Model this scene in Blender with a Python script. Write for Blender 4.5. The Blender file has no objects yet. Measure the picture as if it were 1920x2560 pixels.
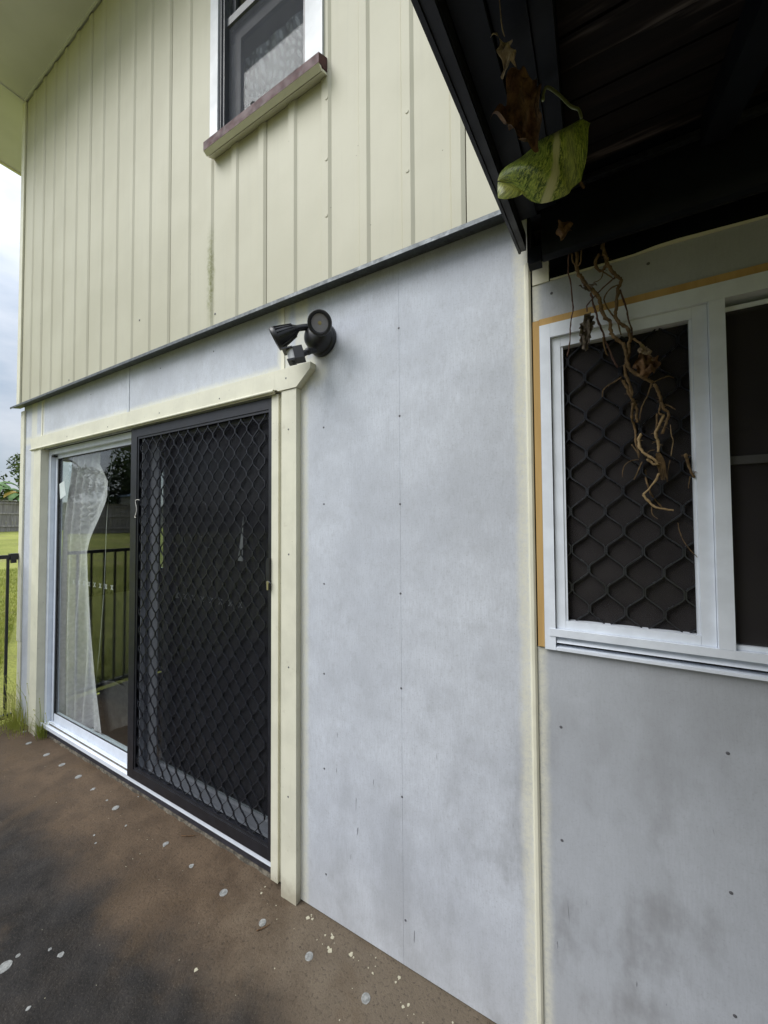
import bpy, bmesh, math, random
import numpy as np
from mathutils import Vector, Matrix

random.seed(7)
rng = np.random.default_rng(7)
S = bpy.context.scene
COL = S.collection
R = math.radians

# ------------------------------------------------------------------ camera
cam_d = bpy.data.cameras.new('camera')
cam = bpy.data.objects.new('camera', cam_d)
COL.objects.link(cam)
cam_d.sensor_fit = 'AUTO'
cam_d.sensor_width = 36.0
cam_d.lens = 13.008
cam_d.clip_start = 0.02
cam_d.clip_end = 600
_yaw, _pitch, _roll = 0.50523, 0.02778, -0.00635
_f = Vector((-math.sin(_yaw) * math.cos(_pitch), math.cos(_yaw) * math.cos(_pitch), math.sin(_pitch)))
_r = Vector((math.cos(_yaw), math.sin(_yaw), 0))
_u = _r.cross(_f)
_r2 = _r * math.cos(_roll) + _u * math.sin(_roll)
_u2 = -_r * math.sin(_roll) + _u * math.cos(_roll)
_m = Matrix((_r2, _u2, -_f)).transposed().to_4x4()
_m.translation = Vector((0, -1.2, 1.5526))
cam.matrix_world = _m
S.camera = cam

# ------------------------------------------------------------------ sky, sun, exposure
SUN_DIR = Vector((-0.45, -0.62, 0.85)).normalized()      # towards the sun
W = bpy.data.worlds.new('World')
S.world = W
W.use_nodes = True
wt = W.node_tree
wt.nodes.clear()


def wn(kind, **kw):
    n = wt.nodes.new(kind)
    for k, v in kw.items():
        setattr(n, k, v)
    return n


sky = wn('ShaderNodeTexSky', sky_type='NISHITA', sun_disc=False)
sky.sun_elevation = math.asin(SUN_DIR.z)
sky.sun_rotation = math.atan2(SUN_DIR.x, SUN_DIR.y)
sky.air_density, sky.dust_density = 1.0, 2.0
tc = wn('ShaderNodeTexCoord')
sepw = wn('ShaderNodeSeparateXYZ')
wt.links.new(tc.outputs['Generated'], sepw.inputs[0])
nz = wn('ShaderNodeTexNoise')
nz.inputs['Scale'].default_value = 3.2
nz.inputs['Detail'].default_value = 6
nz.inputs['Roughness'].default_value = 0.55
mp = wn('ShaderNodeMapping')
mp.inputs['Scale'].default_value = (1, 1, 2.4)
wt.links.new(tc.outputs['Generated'], mp.inputs[0])
wt.links.new(mp.outputs[0], nz.inputs['Vector'])
ramp = wn('ShaderNodeValToRGB')
ramp.color_ramp.elements[0].position = 0.33
ramp.color_ramp.elements[0].color = (0.52, 0.615, 0.74, 1)
ramp.color_ramp.elements[1].position = 0.62
ramp.color_ramp.elements[1].color = (0.95, 0.985, 1.045, 1)
wt.links.new(nz.outputs['Fac'], ramp.inputs[0])
# overcast brightening from horizon to zenith (1 + 2 sin e) / 3
el = wn('ShaderNodeMapRange')
el.inputs['From Min'].default_value = 0
el.inputs['From Max'].default_value = 1
el.inputs['To Min'].default_value = 3.1
el.inputs['To Max'].default_value = 13.0
pw = wn('ShaderNodeMath', operation='POWER')
pw.use_clamp = True
mxz = wn('ShaderNodeMath', operation='MAXIMUM')
wt.links.new(sepw.outputs['Z'], mxz.inputs[0])
mxz.inputs[1].default_value = 0.0
wt.links.new(mxz.outputs[0], pw.inputs[0])
pw.inputs[1].default_value = 1.8
wt.links.new(pw.outputs[0], el.inputs[0])
mul = wn('ShaderNodeVectorMath', operation='SCALE')
wt.links.new(ramp.outputs[0], mul.inputs[0])
wt.links.new(el.outputs[0], mul.inputs['Scale'])
mx = wn('ShaderNodeMix', data_type='RGBA')
mx.inputs[0].default_value = 0.86
wt.links.new(sky.outputs[0], mx.inputs[6])
wt.links.new(mul.outputs[0], mx.inputs[7])
bg = wn('ShaderNodeBackground')
bg.inputs['Strength'].default_value = 0.11
wt.links.new(mx.outputs[2], bg.inputs[0])
wo = wn('ShaderNodeOutputWorld')
wt.links.new(bg.outputs[0], wo.inputs[0])

sun_d = bpy.data.lights.new('sun', 'SUN')
sun_d.energy = 1.35
sun_d.angle = R(40)
sun_d.color = (1.0, 0.985, 0.96)
sun = bpy.data.objects.new('sun', sun_d)
COL.objects.link(sun)
sun.rotation_euler = SUN_DIR.to_track_quat('Z', 'Y').to_euler()

S.render.engine = 'CYCLES'
S.view_settings.view_transform = 'Standard'
S.view_settings.look = 'None'
S.view_settings.gamma = 1.0
S.view_settings.use_curve_mapping = False
S.view_settings.exposure = 1.0
S.cycles.use_denoising = True
S.cycles.max_bounces = 10
S.cycles.transparent_max_bounces = 24
S.cycles.sample_clamp_indirect = 6.0


# ------------------------------------------------------------------ node helpers
class NT:
    def __init__(s, name):
        s.m = bpy.data.materials.new(name)
        s.m.use_nodes = True
        s.t = s.m.node_tree
        s.t.nodes.clear()
        s.out = s.t.nodes.new('ShaderNodeOutputMaterial')
        s.b = s.t.nodes.new('ShaderNodeBsdfPrincipled')
        s.t.links.new(s.b.outputs[0], s.out.inputs[0])
        s._pos = None

    def n(s, kind, **kw):
        n = s.t.nodes.new(kind)
        for k, v in kw.items():
            setattr(n, k, v)
        return n

    def l(s, a, b):
        s.t.links.new(a, b)

    def put(s, v, sock):
        if isinstance(v, bpy.types.NodeSocket):
            s.l(v, sock)
        elif isinstance(v, (tuple, list)) and len(v) == 3 and sock.type == 'RGBA':
            sock.default_value = (*v, 1)
        else:
            sock.default_value = v

    def pos(s):
        if s._pos is None:
            s._pos = s.n('ShaderNodeNewGeometry').outputs['Position']
        return s._pos

    def xyz(s):
        n = s.n('ShaderNodeSeparateXYZ')
        s.l(s.pos(), n.inputs[0])
        return n.outputs

    def noise(s, scale, detail=4, rough=0.55, stretch=None, vec=None, dist=0.0):
        n = s.n('ShaderNodeTexNoise')
        n.inputs['Scale'].default_value = scale
        n.inputs['Detail'].default_value = detail
        n.inputs['Roughness'].default_value = rough
        n.inputs['Distortion'].default_value = dist
        v = vec if vec is not None else s.pos()
        if stretch:
            mpn = s.n('ShaderNodeMapping')
            mpn.inputs['Scale'].default_value = stretch
            s.l(v, mpn.inputs[0])
            v = mpn.outputs[0]
        s.l(v, n.inputs['Vector'])
        return n.outputs['Fac']

    def math(s, op, a, b=0.0, c=None, clamp=False):
        n = s.n('ShaderNodeMath', operation=op)
        n.use_clamp = clamp
        s.put(a, n.inputs[0])
        s.put(b, n.inputs[1])
        if c is not None:
            s.put(c, n.inputs[2])
        return n.outputs[0]

    def rng(s, v, a, b, c=0.0, d=1.0, smooth=True):
        n = s.n('ShaderNodeMapRange')
        n.interpolation_type = 'SMOOTHSTEP' if smooth else 'LINEAR'
        n.clamp = True
        s.put(v, n.inputs[0])
        for i, x in enumerate((a, b, c, d)):
            s.put(x, n.inputs[i + 1])
        return n.outputs[0]

    def mix(s, f, a, b):
        n = s.n('ShaderNodeMix', data_type='RGBA')
        s.put(f, n.inputs[0])
        for v, i in ((a, 6), (b, 7)):
            s.put(v, n.inputs[i])
        return n.outputs[2]

    def band(s, axis, centre, half, soft):
        d = s.math('ABSOLUTE', s.math('SUBTRACT', axis, centre))
        return s.rng(d, half - soft, half + soft, 1.0, 0.0)

    def blob(s, cx, cy, r0, r1, axes=('X', 'Y'), asp=1.0):
        o = s.xyz()
        i = {'X': 0, 'Y': 1, 'Z': 2}
        dx = s.math('SUBTRACT', o[i[axes[0]]], cx)
        dy = s.math('MULTIPLY', s.math('SUBTRACT', o[i[axes[1]]], cy), asp)
        d = s.math('SQRT', s.math('ADD', s.math('MULTIPLY', dx, dx), s.math('MULTIPLY', dy, dy)))
        return s.rng(d, r0, r1, 1.0, 0.0)

    def bump(s, h, strength=0.2, dist=0.002):
        n = s.n('ShaderNodeBump')
        n.inputs['Strength'].default_value = strength
        n.inputs['Distance'].default_value = dist
        s.l(h, n.inputs['Height'])
        s.l(n.outputs[0], s.b.inputs['Normal'])

    def fin(s, col, rough=0.6, metal=0.0, spec=None):
        s.put(col, s.b.inputs['Base Color'])
        s.put(rough, s.b.inputs['Roughness'])
        s.b.inputs['Metallic'].default_value = metal
        if spec is not None:
            s.b.inputs['Specular IOR Level'].default_value = spec
        return s.m


def plain(name, col, rough=0.5, metal=0.0, var=0.12, scale=25, spec=None, bump=0.0):
    """paint / plastic with slight colour wear"""
    s = NT(name)
    f = s.rng(s.noise(scale, 5), 0.35, 0.68)
    lo = tuple(c * (1 - var) for c in col)
    hi = tuple(min(1, c * (1 + var * 0.6)) for c in col)
    if bump:
        s.bump(s.noise(scale * 14, 3), bump, 0.001)
    return s.fin(s.mix(f, lo, hi), s.rng(s.noise(scale * 0.6, 3), 0.3, 0.7, rough * 0.85, min(1, rough * 1.15)), metal, spec)


CREAM = (0.69, 0.675, 0.545)


def mat_sheet():
    """grey fibre cement sheet with cream overspray along the trims"""
    s = NT('fibre_cement_sheet')
    x, y, z = s.xyz()
    fibre = s.noise(40, 5, 0.75, (5, 5, 0.5))
    big = s.noise(1.7, 6, 0.62)
    mid = s.noise(9, 5, 0.7)
    fine = s.noise(160, 3, 0.8)
    g = s.mix(s.rng(big, 0.36, 0.62), (0.50, 0.53, 0.585), (0.615, 0.65, 0.71))
    g = s.mix(s.rng(mid, 0.3, 0.7, 0.0, 0.45), g, (0.42, 0.44, 0.475))
    blot = s.noise(24, 6, 0.8, (1, 1, 0.7))
    g = s.mix(s.rng(blot, 0.50, 0.66, 0.0, 0.26), g, (0.33, 0.34, 0.355))
    g = s.mix(s.rng(fibre, 0.36, 0.62, 0.36, 0.0), g, (0.40, 0.415, 0.45))
    g = s.mix(s.rng(fine, 0.3, 0.48, 0.40, 0.0), g, (0.24, 0.25, 0.27))
    # the sheet right of the batten is a darker grey
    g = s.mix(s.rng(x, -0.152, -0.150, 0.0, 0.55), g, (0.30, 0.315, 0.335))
    # dirt smudges low on the right
    sm = s.noise(4.3, 5, 0.6, (1, 1, 0.55))
    low = s.math('MULTIPLY', s.rng(z, 0.2, 1.35, 1.0, 0.15), s.rng(x, -0.5, 0.0, 0.32, 1.0))
    g = s.mix(s.math('MULTIPLY', s.rng(sm, 0.46, 0.64, 0, 0.9), low), g, (0.24, 0.245, 0.255))
    # a dirty, slightly brown splash zone at the base
    g = s.mix(s.rng(s.math('ADD', z, s.math('MULTIPLY', mid, 0.2)), 0.08, 0.5, 0.22, 0.0), g, (0.36, 0.345, 0.31))
    # short scuff lines
    sc = s.noise(11, 2, 0.5, (5, 5, 0.55), dist=1.2)
    g = s.mix(s.math('MULTIPLY', s.rng(sc, 0.735, 0.77, 0, 0.7), s.rng(z, 0.6, 1.0, 1.0, 0.0)), g, (0.07, 0.07, 0.08))
    # cream overspray: feathered bands beside the painted trims
    j = s.math('MULTIPLY', s.math('SUBTRACT', s.noise(14, 5, 0.7), 0.5), 0.03)
    xj = s.math('ADD', x, j)
    zj = s.math('ADD', z, j)
    o1 = s.band(xj, -1.062, 0.034, 0.013)
    o2 = s.band(xj, -0.155, 0.036, 0.014)
    o3 = s.math('MULTIPLY', s.band(zj, 2.218, 0.030, 0.018), s.rng(x, -1.0, -0.96, 1, 0))
    o4 = s.math('MULTIPLY', s.band(xj, -1.165, 0.034, 0.013), s.rng(z, 2.19, 2.21))
    o5 = s.math('MULTIPLY', s.band(xj, -3.64, 0.02, 0.01), s.rng(z, 2.19, 2.21))
    o6 = s.band(xj, -3.80, 0.05, 0.015)
    o7 = s.math('MULTIPLY', s.blob(-0.985, 2.185, 0.03, 0.085, ('X', 'Z')), 0.8)
    o8 = s.math('MULTIPLY', s.band(zj, 2.315, 0.02, 0.015), s.rng(x, -0.14, -0.12, 0, 0.4))
    m = o1
    for o in (o2, o3, o4, o5, o6, o7, o8):
        m = s.math('MAXIMUM', m, o)
    m = s.math('MULTIPLY', m, s.rng(s.noise(70, 4, 0.8), 0.25, 0.62, 0.30, 0.72))
    g = s.mix(m, g, CREAM)
    s.bump(s.math('ADD', s.math('MULTIPLY', fibre, 0.7), s.math('MULTIPLY', fine, 0.4)), 0.22, 0.0012)
    return s.fin(g, 0.82, spec=0.25)


def mat_cladding():
    s = NT('cream_cladding_paint')
    x, y, z = s.xyz()
    f = s.noise(2.2, 5)
    c = s.mix(s.rng(f, 0.35, 0.65), (0.455, 0.438, 0.330), (0.497, 0.480, 0.370))
    streak = s.noise(14, 4, 0.6, (3, 3, 0.12))
    c = s.mix(s.rng(streak, 0.5, 0.75, 0, 0.16), c, (0.36, 0.35, 0.28))
    c = s.mix(s.rng(s.noise(8, 6, 0.75), 0.62, 0.8, 0, 0.22), c, (0.37, 0.365, 0.31))
    # specks of dirt
    v = s.n('ShaderNodeTexVoronoi')
    v.inputs['Scale'].default_value = 9
    s.l(s.pos(), v.inputs['Vector'])
    c = s.mix(s.rng(v.outputs['Distance'], 0.012, 0.03, 0.6, 0), c, (0.12, 0.10, 0.06))
    # green algae run below the sill corner
    j = s.math('MULTIPLY', s.math('SUBTRACT', s.noise(26, 5, 0.7), 0.5), 0.05)
    run = s.math('MULTIPLY', s.band(s.math('ADD', x, j), -1.622, 0.016, 0.02),
                 s.math('MULTIPLY', s.rng(z, 2.86, 3.10, 1, 0), s.rng(z, 2.50, 2.74, 0.25, 1)))
    run = s.math('MULTIPLY', run, s.rng(s.noise(60, 4, 0.8), 0.32, 0.6, 0.35, 1))
    c = s.mix(run, c, (0.15, 0.16, 0.035))
    s.bump(s.noise(60, 4, 0.6), 0.10, 0.002)
    return s.fin(c, 0.55, spec=0.35)


def mat_cream():
    """old cream trim paint: brushed, chipped here and there, grubby at the foot"""
    s = NT('cream_trim_paint')
    x, y, z = s.xyz()
    c = s.mix(s.rng(s.noise(7, 5, 0.6), 0.35, 0.65), tuple(v * 0.93 for v in CREAM), tuple(v * 1.03 for v in CREAM))
    c = s.mix(s.rng(s.noise(30, 4, 0.7, (1, 1, 0.10)), 0.52, 0.72, 0, 0.22), c, (0.50, 0.48, 0.36))
    c = s.mix(s.rng(s.noise(16, 5, 0.75), 0.60, 0.74, 0, 0.4), c, (0.46, 0.43, 0.32))
    c = s.mix(s.rng(s.noise(75, 3, 0.6), 0.715, 0.74, 0, 0.75), c, (0.17, 0.14, 0.10))
    foot = s.rng(s.math('ADD', z, s.math('MULTIPLY', s.noise(20, 5, 0.7), 0.12)), 0.06, 0.16, 0.6, 0.0)
    c = s.mix(foot, c, (0.27, 0.23, 0.16))
    s.bump(s.noise(60, 4, 0.6, (1, 1, 0.15)), 0.16, 0.0015)
    return s.fin(c, s.rng(s.noise(20, 3), 0.3, 0.7, 0.42, 0.62))


def mat_slab():
    s = NT('stained_concrete')
    x, y, z = s.xyz()
    big = s.noise(1.5, 6, 0.6)
    mid = s.noise(7, 6, 0.68)
    grit = s.noise(95, 4, 0.75)
    agg = s.noise(420, 2, 0.7)
    c = s.mix(s.rng(mid, 0.3, 0.7), (0.074, 0.050, 0.031), (0.124, 0.086, 0.055))
    # paler, sandy concrete along the wall to the right
    tan = s.math('MULTIPLY', s.rng(s.math('ADD', x, s.math('MULTIPLY', s.math('SUBTRACT', mid, 0.5), 0.8)), -1.5, -0.7),
                 s.rng(s.math('ADD', y, s.math('MULTIPLY', s.math('SUBTRACT', big, 0.5), 1.0)), -0.75, -0.15))
    c = s.mix(s.math('MULTIPLY', tan, 0.9), c, s.mix(mid, (0.105, 0.083, 0.058), (0.19, 0.155, 0.115)))
    # old dark mould stain over the outer part of the slab, with a bay of clean concrete
    wob = s.math('MULTIPLY', s.math('SUBTRACT', s.noise(2.9, 6, 0.62), 0.5), 0.42)
    edge = s.math('ADD', s.math('ADD', s.math('MULTIPLY', x, -0.02), y), wob)
    d1 = s.rng(edge, -0.44, -0.18, 1.0, 0.0)
    bay = s.math('MULTIPLY', s.blob(-1.62, -0.24, 0.12, 0.26), s.rng(wob, -0.12, 0.1, 0.4, 1.0))
    d = s.math('MULTIPLY', d1, s.math('SUBTRACT', 1.0, s.math('MULTIPLY', bay, 0.7)))
    d = s.math('MULTIPLY', d, s.rng(s.math('ADD', x, wob), -0.98, -0.62, 1, 0.10))
    c = s.mix(s.math('MULTIPLY', d, s.rng(mid, 0.25, 0.6, 0.80, 0.97)), c, s.mix(s.rng(s.noise(6, 6, 0.7), 0.3, 0.7), (0.008, 0.008, 0.008), (0.026, 0.025, 0.025)))
    # rusty patches
    c = s.mix(s.rng(s.noise(3.3, 5, 0.6, dist=0.6), 0.52, 0.70, 0, 0.45), c, (0.092, 0.061, 0.034))
    # pale wear and specks
    c = s.mix(s.rng(s.noise(20, 6, 0.8), 0.62, 0.78, 0, 0.30), c, (0.17, 0.15, 0.125))
    c = s.mix(s.rng(agg, 0.70, 0.80, 0, 0.3), c, (0.30, 0.27, 0.22))
    c = s.mix(s.rng(grit, 0.30, 0.48, 0.72, 0), c, (0.022, 0.019, 0.016))
    c = s.mix(s.rng(s.noise(170, 4, 0.8), 0.54, 0.70, 0, 0.36), c, (0.20, 0.172, 0.135))
    s.bump(s.math('ADD', s.math('MULTIPLY', grit, 1.0), s.math('MULTIPLY', mid, 1.4)), 0.75, 0.005)
    return s.fin(c, s.rng(mid, 0.3, 0.7, 0.6, 0.9), spec=0.25)


def mat_glass(name='clear_glass', tint=(0.93, 0.96, 0.95), k=1.3):
    s = NT(name)
    s.t.nodes.remove(s.b)
    tr = s.n('ShaderNodeBsdfTransparent')
    s.put(tint, tr.inputs[0])
    gl = s.n('ShaderNodeBsdfGlossy')
    gl.inputs['Roughness'].default_value = 0.0
    geo = s.n('ShaderNodeNewGeometry')
    dt = s.n('ShaderNodeVectorMath', operation='DOT_PRODUCT')
    s.l(geo.outputs['Normal'], dt.inputs[0])
    s.l(geo.outputs['Incoming'], dt.inputs[1])
    c1 = s.math('SUBTRACT', 1.0, s.math('ABSOLUTE', dt.outputs['Value']))
    f = s.math('ADD', 0.04, s.math('MULTIPLY', 0.96 * k, s.math('POWER', c1, 5.0)), clamp=True)
    # rain marks and dust
    dust = s.rng(s.noise(30, 5, 0.8), 0.60, 0.8, 0, 0.05)
    df = s.n('ShaderNodeBsdfDiffuse')
    df.inputs[0].default_value = (0.5, 0.5, 0.48, 1)
    m1 = s.n('ShaderNodeMixShader')
    s.l(f, m1.inputs[0])
    s.l(tr.outputs[0], m1.inputs[1])
    s.l(gl.outputs[0], m1.inputs[2])
    m2 = s.n('ShaderNodeMixShader')
    s.l(dust, m2.inputs[0])
    s.l(m1.outputs[0], m2.inputs[1])
    s.l(df.outputs[0], m2.inputs[2])
    s.l(m2.outputs[0], s.out.inputs[0])
    return s.m


def mat_screen(name, opacity, col=(0.02, 0.02, 0.024)):
    """fine woven fly wire: too fine to resolve, so part of the light goes through"""
    s = NT(name)
    s.t.nodes.remove(s.b)
    tr = s.n('ShaderNodeBsdfTransparent')
    df = s.n('ShaderNodeBsdfDiffuse')
    s.put(s.mix(s.noise(12, 5, 0.7), tuple(c * 0.7 for c in col), tuple(c * 1.5 for c in col)), df.inputs[0])
    m = s.n('ShaderNodeMixShader')
    m.inputs[0].default_value = opacity
    s.l(tr.outputs[0], m.inputs[1])
    s.l(df.outputs[0], m.inputs[2])
    s.l(m.outputs[0], s.out.inputs[0])
    return s.m


def mat_galv():
    s = NT('galvanised_steel')
    v = s.n('ShaderNodeTexVoronoi')
    v.inputs['Scale'].default_value = 90
    s.l(s.pos(), v.inputs['Vector'])
    sp = s.n('ShaderNodeSeparateColor')
    s.l(v.outputs['Color'], sp.inputs[0])
    c = s.mix(s.math('MULTIPLY', sp.outputs[0], 0.6), (0.085, 0.095, 0.10), (0.17, 0.185, 0.19))
    c = s.mix(s.rng(s.noise(9, 5, 0.7, (0.4, 1, 1)), 0.55, 0.75, 0, 0.7), c, (0.05, 0.055, 0.052))
    s.bump(s.noise(120, 3), 0.12, 0.001)
    return s.fin(c, s.rng(s.noise(25, 4), 0.3, 0.7, 0.40, 0.60), 0.6)


def mat_lawn():
    s = NT('lawn_turf')
    c = s.mix(s.rng(s.noise(0.5, 6, 0.65), 0.35, 0.65), (0.25, 0.27, 0.065), (0.37, 0.385, 0.10))
    c = s.mix(s.rng(s.noise(1.1, 5, 0.6, (0.5, 1.6, 1)), 0.52, 0.72, 0, 0.8), c, (0.33, 0.28, 0.15))
    c = s.mix(s.rng(s.noise(45, 4, 0.8), 0.4, 0.6, 0.4, 0), c, (0.03, 0.05, 0.01))
    s.bump(s.noise(60, 4, 0.8), 0.8, 0.03)
    return s.fin(c, 0.9, spec=0.15)


def mat_leafy(name, a, b, c2=None, scale=1.2):
    s = NT(name)
    c = s.mix(s.rng(s.noise(scale, 4, 0.7), 0.35, 0.65), a, b)
    oi = s.n('ShaderNodeObjectInfo')
    if c2:
        c = s.mix(s.rng(s.noise(scale * 3, 3), 0.58, 0.7, 0, 0.9), c, c2)
    m = s.fin(c, 0.55, spec=0.25)
    s.b.inputs['Transmission Weight'].default_value = 0.0
    return m


def mat_wood(name, a, b, scale=6, stretch=(1, 1, 0.08), rough=0.8, light=None):
    s = NT(name)
    g = s.noise(scale * 4, 5, 0.65, stretch, dist=0.4)
    oi = s.n('ShaderNodeObjectInfo').outputs['Random']
    c = s.mix(s.rng(g, 0.30, 0.70), a, b)
    c = s.mix(s.math('MULTIPLY', oi, 0.45), c, tuple(v * 0.55 for v in a))
    if light:
        c = s.mix(s.rng(s.noise(scale, 5, 0.7, stretch), 0.53, 0.68, 0, 0.85), c, light)
    s.bump(g, 0.35, 0.003)
    return s.fin(c, rough, spec=0.2)


def mat_lace():
    """sheer curtain with the wavy interference of its weave"""
    s = NT('lace_curtain_weave')
    x, y, z = s.xyz()
    w1 = s.n('ShaderNodeTexWave', wave_type='BANDS', bands_direction='X')
    w1.inputs['Scale'].default_value = 8
    w1.inputs['Distortion'].default_value = 5.5
    w1.inputs['Detail'].default_value = 2
    w1.inputs['Detail Scale'].default_value = 0.9
    s.l(s.pos(), w1.inputs['Vector'])
    w2 = s.n('ShaderNodeTexWave', wave_type='BANDS', bands_direction='DIAGONAL')
    w2.inputs['Scale'].default_value = 10
    w2.inputs['Distortion'].default_value = 6.5
    w2.inputs['Detail'].default_value = 1
    w2.inputs['Detail Scale'].default_value = 0.7
    s.l(s.pos(), w2.inputs['Vector'])
    f = s.math('MULTIPLY', w1.outputs['Fac'], w2.outputs['Fac'])
    fold = s.noise(5, 3, 0.5, (1.6, 1, 0.25))
    c = s.mix(s.rng(f, 0.05, 0.7), (0.20, 0.205, 0.23), (0.62, 0.63, 0.68))
    c = s.mix(s.rng(fold, 0.55, 0.7, 0, 0.6), c, (0.75, 0.76, 0.80))
    return s.fin(c, 0.9, spec=0.1)


def mat_pothos():
    s = NT('variegated_leaf')
    uv = s.n('ShaderNodeUVMap').outputs[0]
    sp = s.n('ShaderNodeSeparateXYZ')
    s.l(uv, sp.inputs[0])
    w = s.math('SUBTRACT', sp.outputs[1], s.math('MULTIPLY', sp.outputs[0], 0.425))
    cb = s.n('ShaderNodeCombineXYZ')
    s.l(w, cb.inputs[0])
    s.l(sp.outputs[0], cb.inputs[1])
    n1 = s.noise(4.5, 6, 0.75, (5.5, 0.9, 1), cb.outputs[0], 0.5)
    n2 = s.noise(11, 6, 0.85, (5.0, 1.3, 1), cb.outputs[0], 0.5)
    n3 = s.noise(24, 4, 0.8, (3.0, 1.2, 1), cb.outputs[0])
    c = s.mix(s.rng(n1, 0.47, 0.56), (0.038, 0.078, 0.012), (0.19, 0.27, 0.04))
    c = s.mix(s.rng(n2, 0.49, 0.55, 0, 0.95), c, (0.40, 0.46, 0.085))
    c = s.mix(s.rng(n3, 0.60, 0.68, 0, 0.6), c, (0.42, 0.46, 0.17))
    sx = s.math('ADD', w, s.math('MULTIPLY', s.math('SUBTRACT', n2, 0.5), 0.07))
    c = s.mix(s.math('MULTIPLY', s.band(sx, 0.215, 0.032, 0.010), 0.92), c, (0.50, 0.50, 0.25))
    c = s.mix(s.math('MULTIPLY', s.band(sx, 0.06, 0.06, 0.05), 0.45), c, (0.36, 0.40, 0.15))
    yel = s.rng(sp.outputs[1], 0.90, 1.05)
    c = s.mix(s.math('MULTIPLY', yel, 0.8), c, (0.38, 0.36, 0.05))
    s.bump(s.noise(6, 4, 0.6, (7, 0.6, 1), cb.outputs[0]), 0.45, 0.004)
    m = s.fin(c, 0.38, spec=0.45)
    return m


def mat_dry(name, a, b, dark=(0.03, 0.018, 0.01)):
    s = NT(name)
    c = s.mix(s.rng(s.noise(60, 5, 0.7), 0.35, 0.65), a, b)
    c = s.mix(s.rng(s.noise(140, 4, 0.7, (1, 1, 0.4)), 0.5, 0.68, 0, 0.7), c, dark)
    s.bump(s.noise(220, 3, 0.7, (1, 1, 0.3)), 0.5, 0.002)
    return s.fin(c, 0.8, spec=0.2)


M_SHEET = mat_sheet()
M_CLAD = mat_cladding()
M_SLAB = mat_slab()
M_GALV = mat_galv()
M_CREAM = mat_cream()
M_SOFFIT = plain('cream_soffit_paint', (0.61, 0.60, 0.66), 0.7, var=0.05, scale=3)
M_WHITE = plain('white_powder_coat', (0.72, 0.77, 0.845), 0.35, var=0.06, scale=16)
M_WHITEPAINT = plain('white_gloss_paint', (0.53, 0.56, 0.60), 0.4, var=0.08, scale=12)
M_BLACK = plain('black_powder_coat', (0.013, 0.014, 0.019), 0.38, var=0.25, scale=30)
M_GRILLE = plain('gloss_black_strip', (0.020, 0.022, 0.028), 0.26, var=0.25, scale=30)
M_RUBBER = plain('black_gasket', (0.008, 0.008, 0.010), 0.6)
M_FLOOD = plain('black_plastic', (0.014, 0.015, 0.019), 0.42, var=0.15, scale=40)
M_DARKAL = plain('dark_grey_aluminium', (0.062, 0.067, 0.078), 0.4, var=0.15)
M_GREYAL = plain('grey_aluminium', (0.20, 0.21, 0.225), 0.4, var=0.15)
M_MAROON = plain('maroon_paint', (0.078, 0.030, 0.032), 0.6, var=0.25, scale=40, bump=0.2, spec=0.2)
M_TAN = mat_wood('tan_timber', (0.46, 0.29, 0.11), (0.56, 0.37, 0.15), 8)
M_NAVY = plain('blue_black_paint', (0.0065, 0.0085, 0.012), 0.6, var=0.35, scale=8, bump=0.2, spec=0.14)
M_BARGE = plain('black_barge_paint', (0.010, 0.0105, 0.013), 0.5, var=0.35, scale=20, bump=0.15, spec=0.22)
M_VOID = plain('dark_lining', (0.012, 0.012, 0.013), 0.9)
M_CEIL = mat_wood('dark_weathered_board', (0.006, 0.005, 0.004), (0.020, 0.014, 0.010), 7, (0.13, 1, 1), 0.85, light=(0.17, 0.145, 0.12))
M_GLASS = mat_glass()
M_SCREEN = mat_screen('fly_wire_door', 0.37)
M_SCREEN2 = mat_screen('fly_wire_window', 0.60, (0.040, 0.037, 0.038))
M_REFLRAIL = plain('reflected_rail_grey', (0.060, 0.060, 0.062), 0.6)  # grey of the bar that imitates a rail mirrored in the pane
M_SCREEN3 = mat_screen('fly_wire_upstairs', 0.34, (0.10, 0.105, 0.12))
M_ROOM = plain('dim_room_paint', (0.16, 0.15, 0.145), 0.9)
M_ROOMFLOOR = plain('dim_room_floor', (0.10, 0.07, 0.05), 0.6)
M_LACE = mat_lace()
M_CURTAIN = plain('grey_linen', (0.70, 0.655, 0.67), 0.95, var=0.14, scale=40, bump=0.2)
M_HEM = plain('shaded_linen_hem', (0.055, 0.048, 0.045), 0.95, var=0.3, scale=30, bump=0.2)  # same linen as the drape, its dim light put into the colour
M_BLIND = plain('charcoal_blind_cloth', (0.045, 0.043, 0.045), 0.95, var=0.2, scale=6)
M_NAIL = plain('nail_steel', (0.10, 0.10, 0.11), 0.6)
M_MORTAR = plain('mortar', (0.125, 0.110, 0.085), 0.95, var=0.6, scale=45, bump=0.5)
M_DAMP = plain('damp_slate_strip', (0.030, 0.029, 0.038), 0.7, var=0.3)
M_PLUG = plain('white_grout', (0.27, 0.275, 0.265), 0.8, var=0.3, scale=90)
M_FLECK = plain('cream_paint_fleck', (0.48, 0.45, 0.33), 0.7, var=0.15, scale=90)
M_GLAZE = plain('lamp_lens', (0.32, 0.32, 0.36), 0.25, var=0.1)
M_PIR = plain('sensor_lens_plastic', (0.50, 0.51, 0.53), 0.35, var=0.12, scale=60)
M_LED = plain('led_chip', (0.45, 0.38, 0.18), 0.5)
M_WIRE = plain('white_wire', (0.70, 0.68, 0.62), 0.5)
M_PAPER = plain('pale_paper', (0.62, 0.68, 0.66), 0.9, var=0.06)
M_BRASS = plain('tarnished_brass', (0.36, 0.33, 0.17), 0.45, 0.6)
M_LAWN = mat_lawn()
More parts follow.
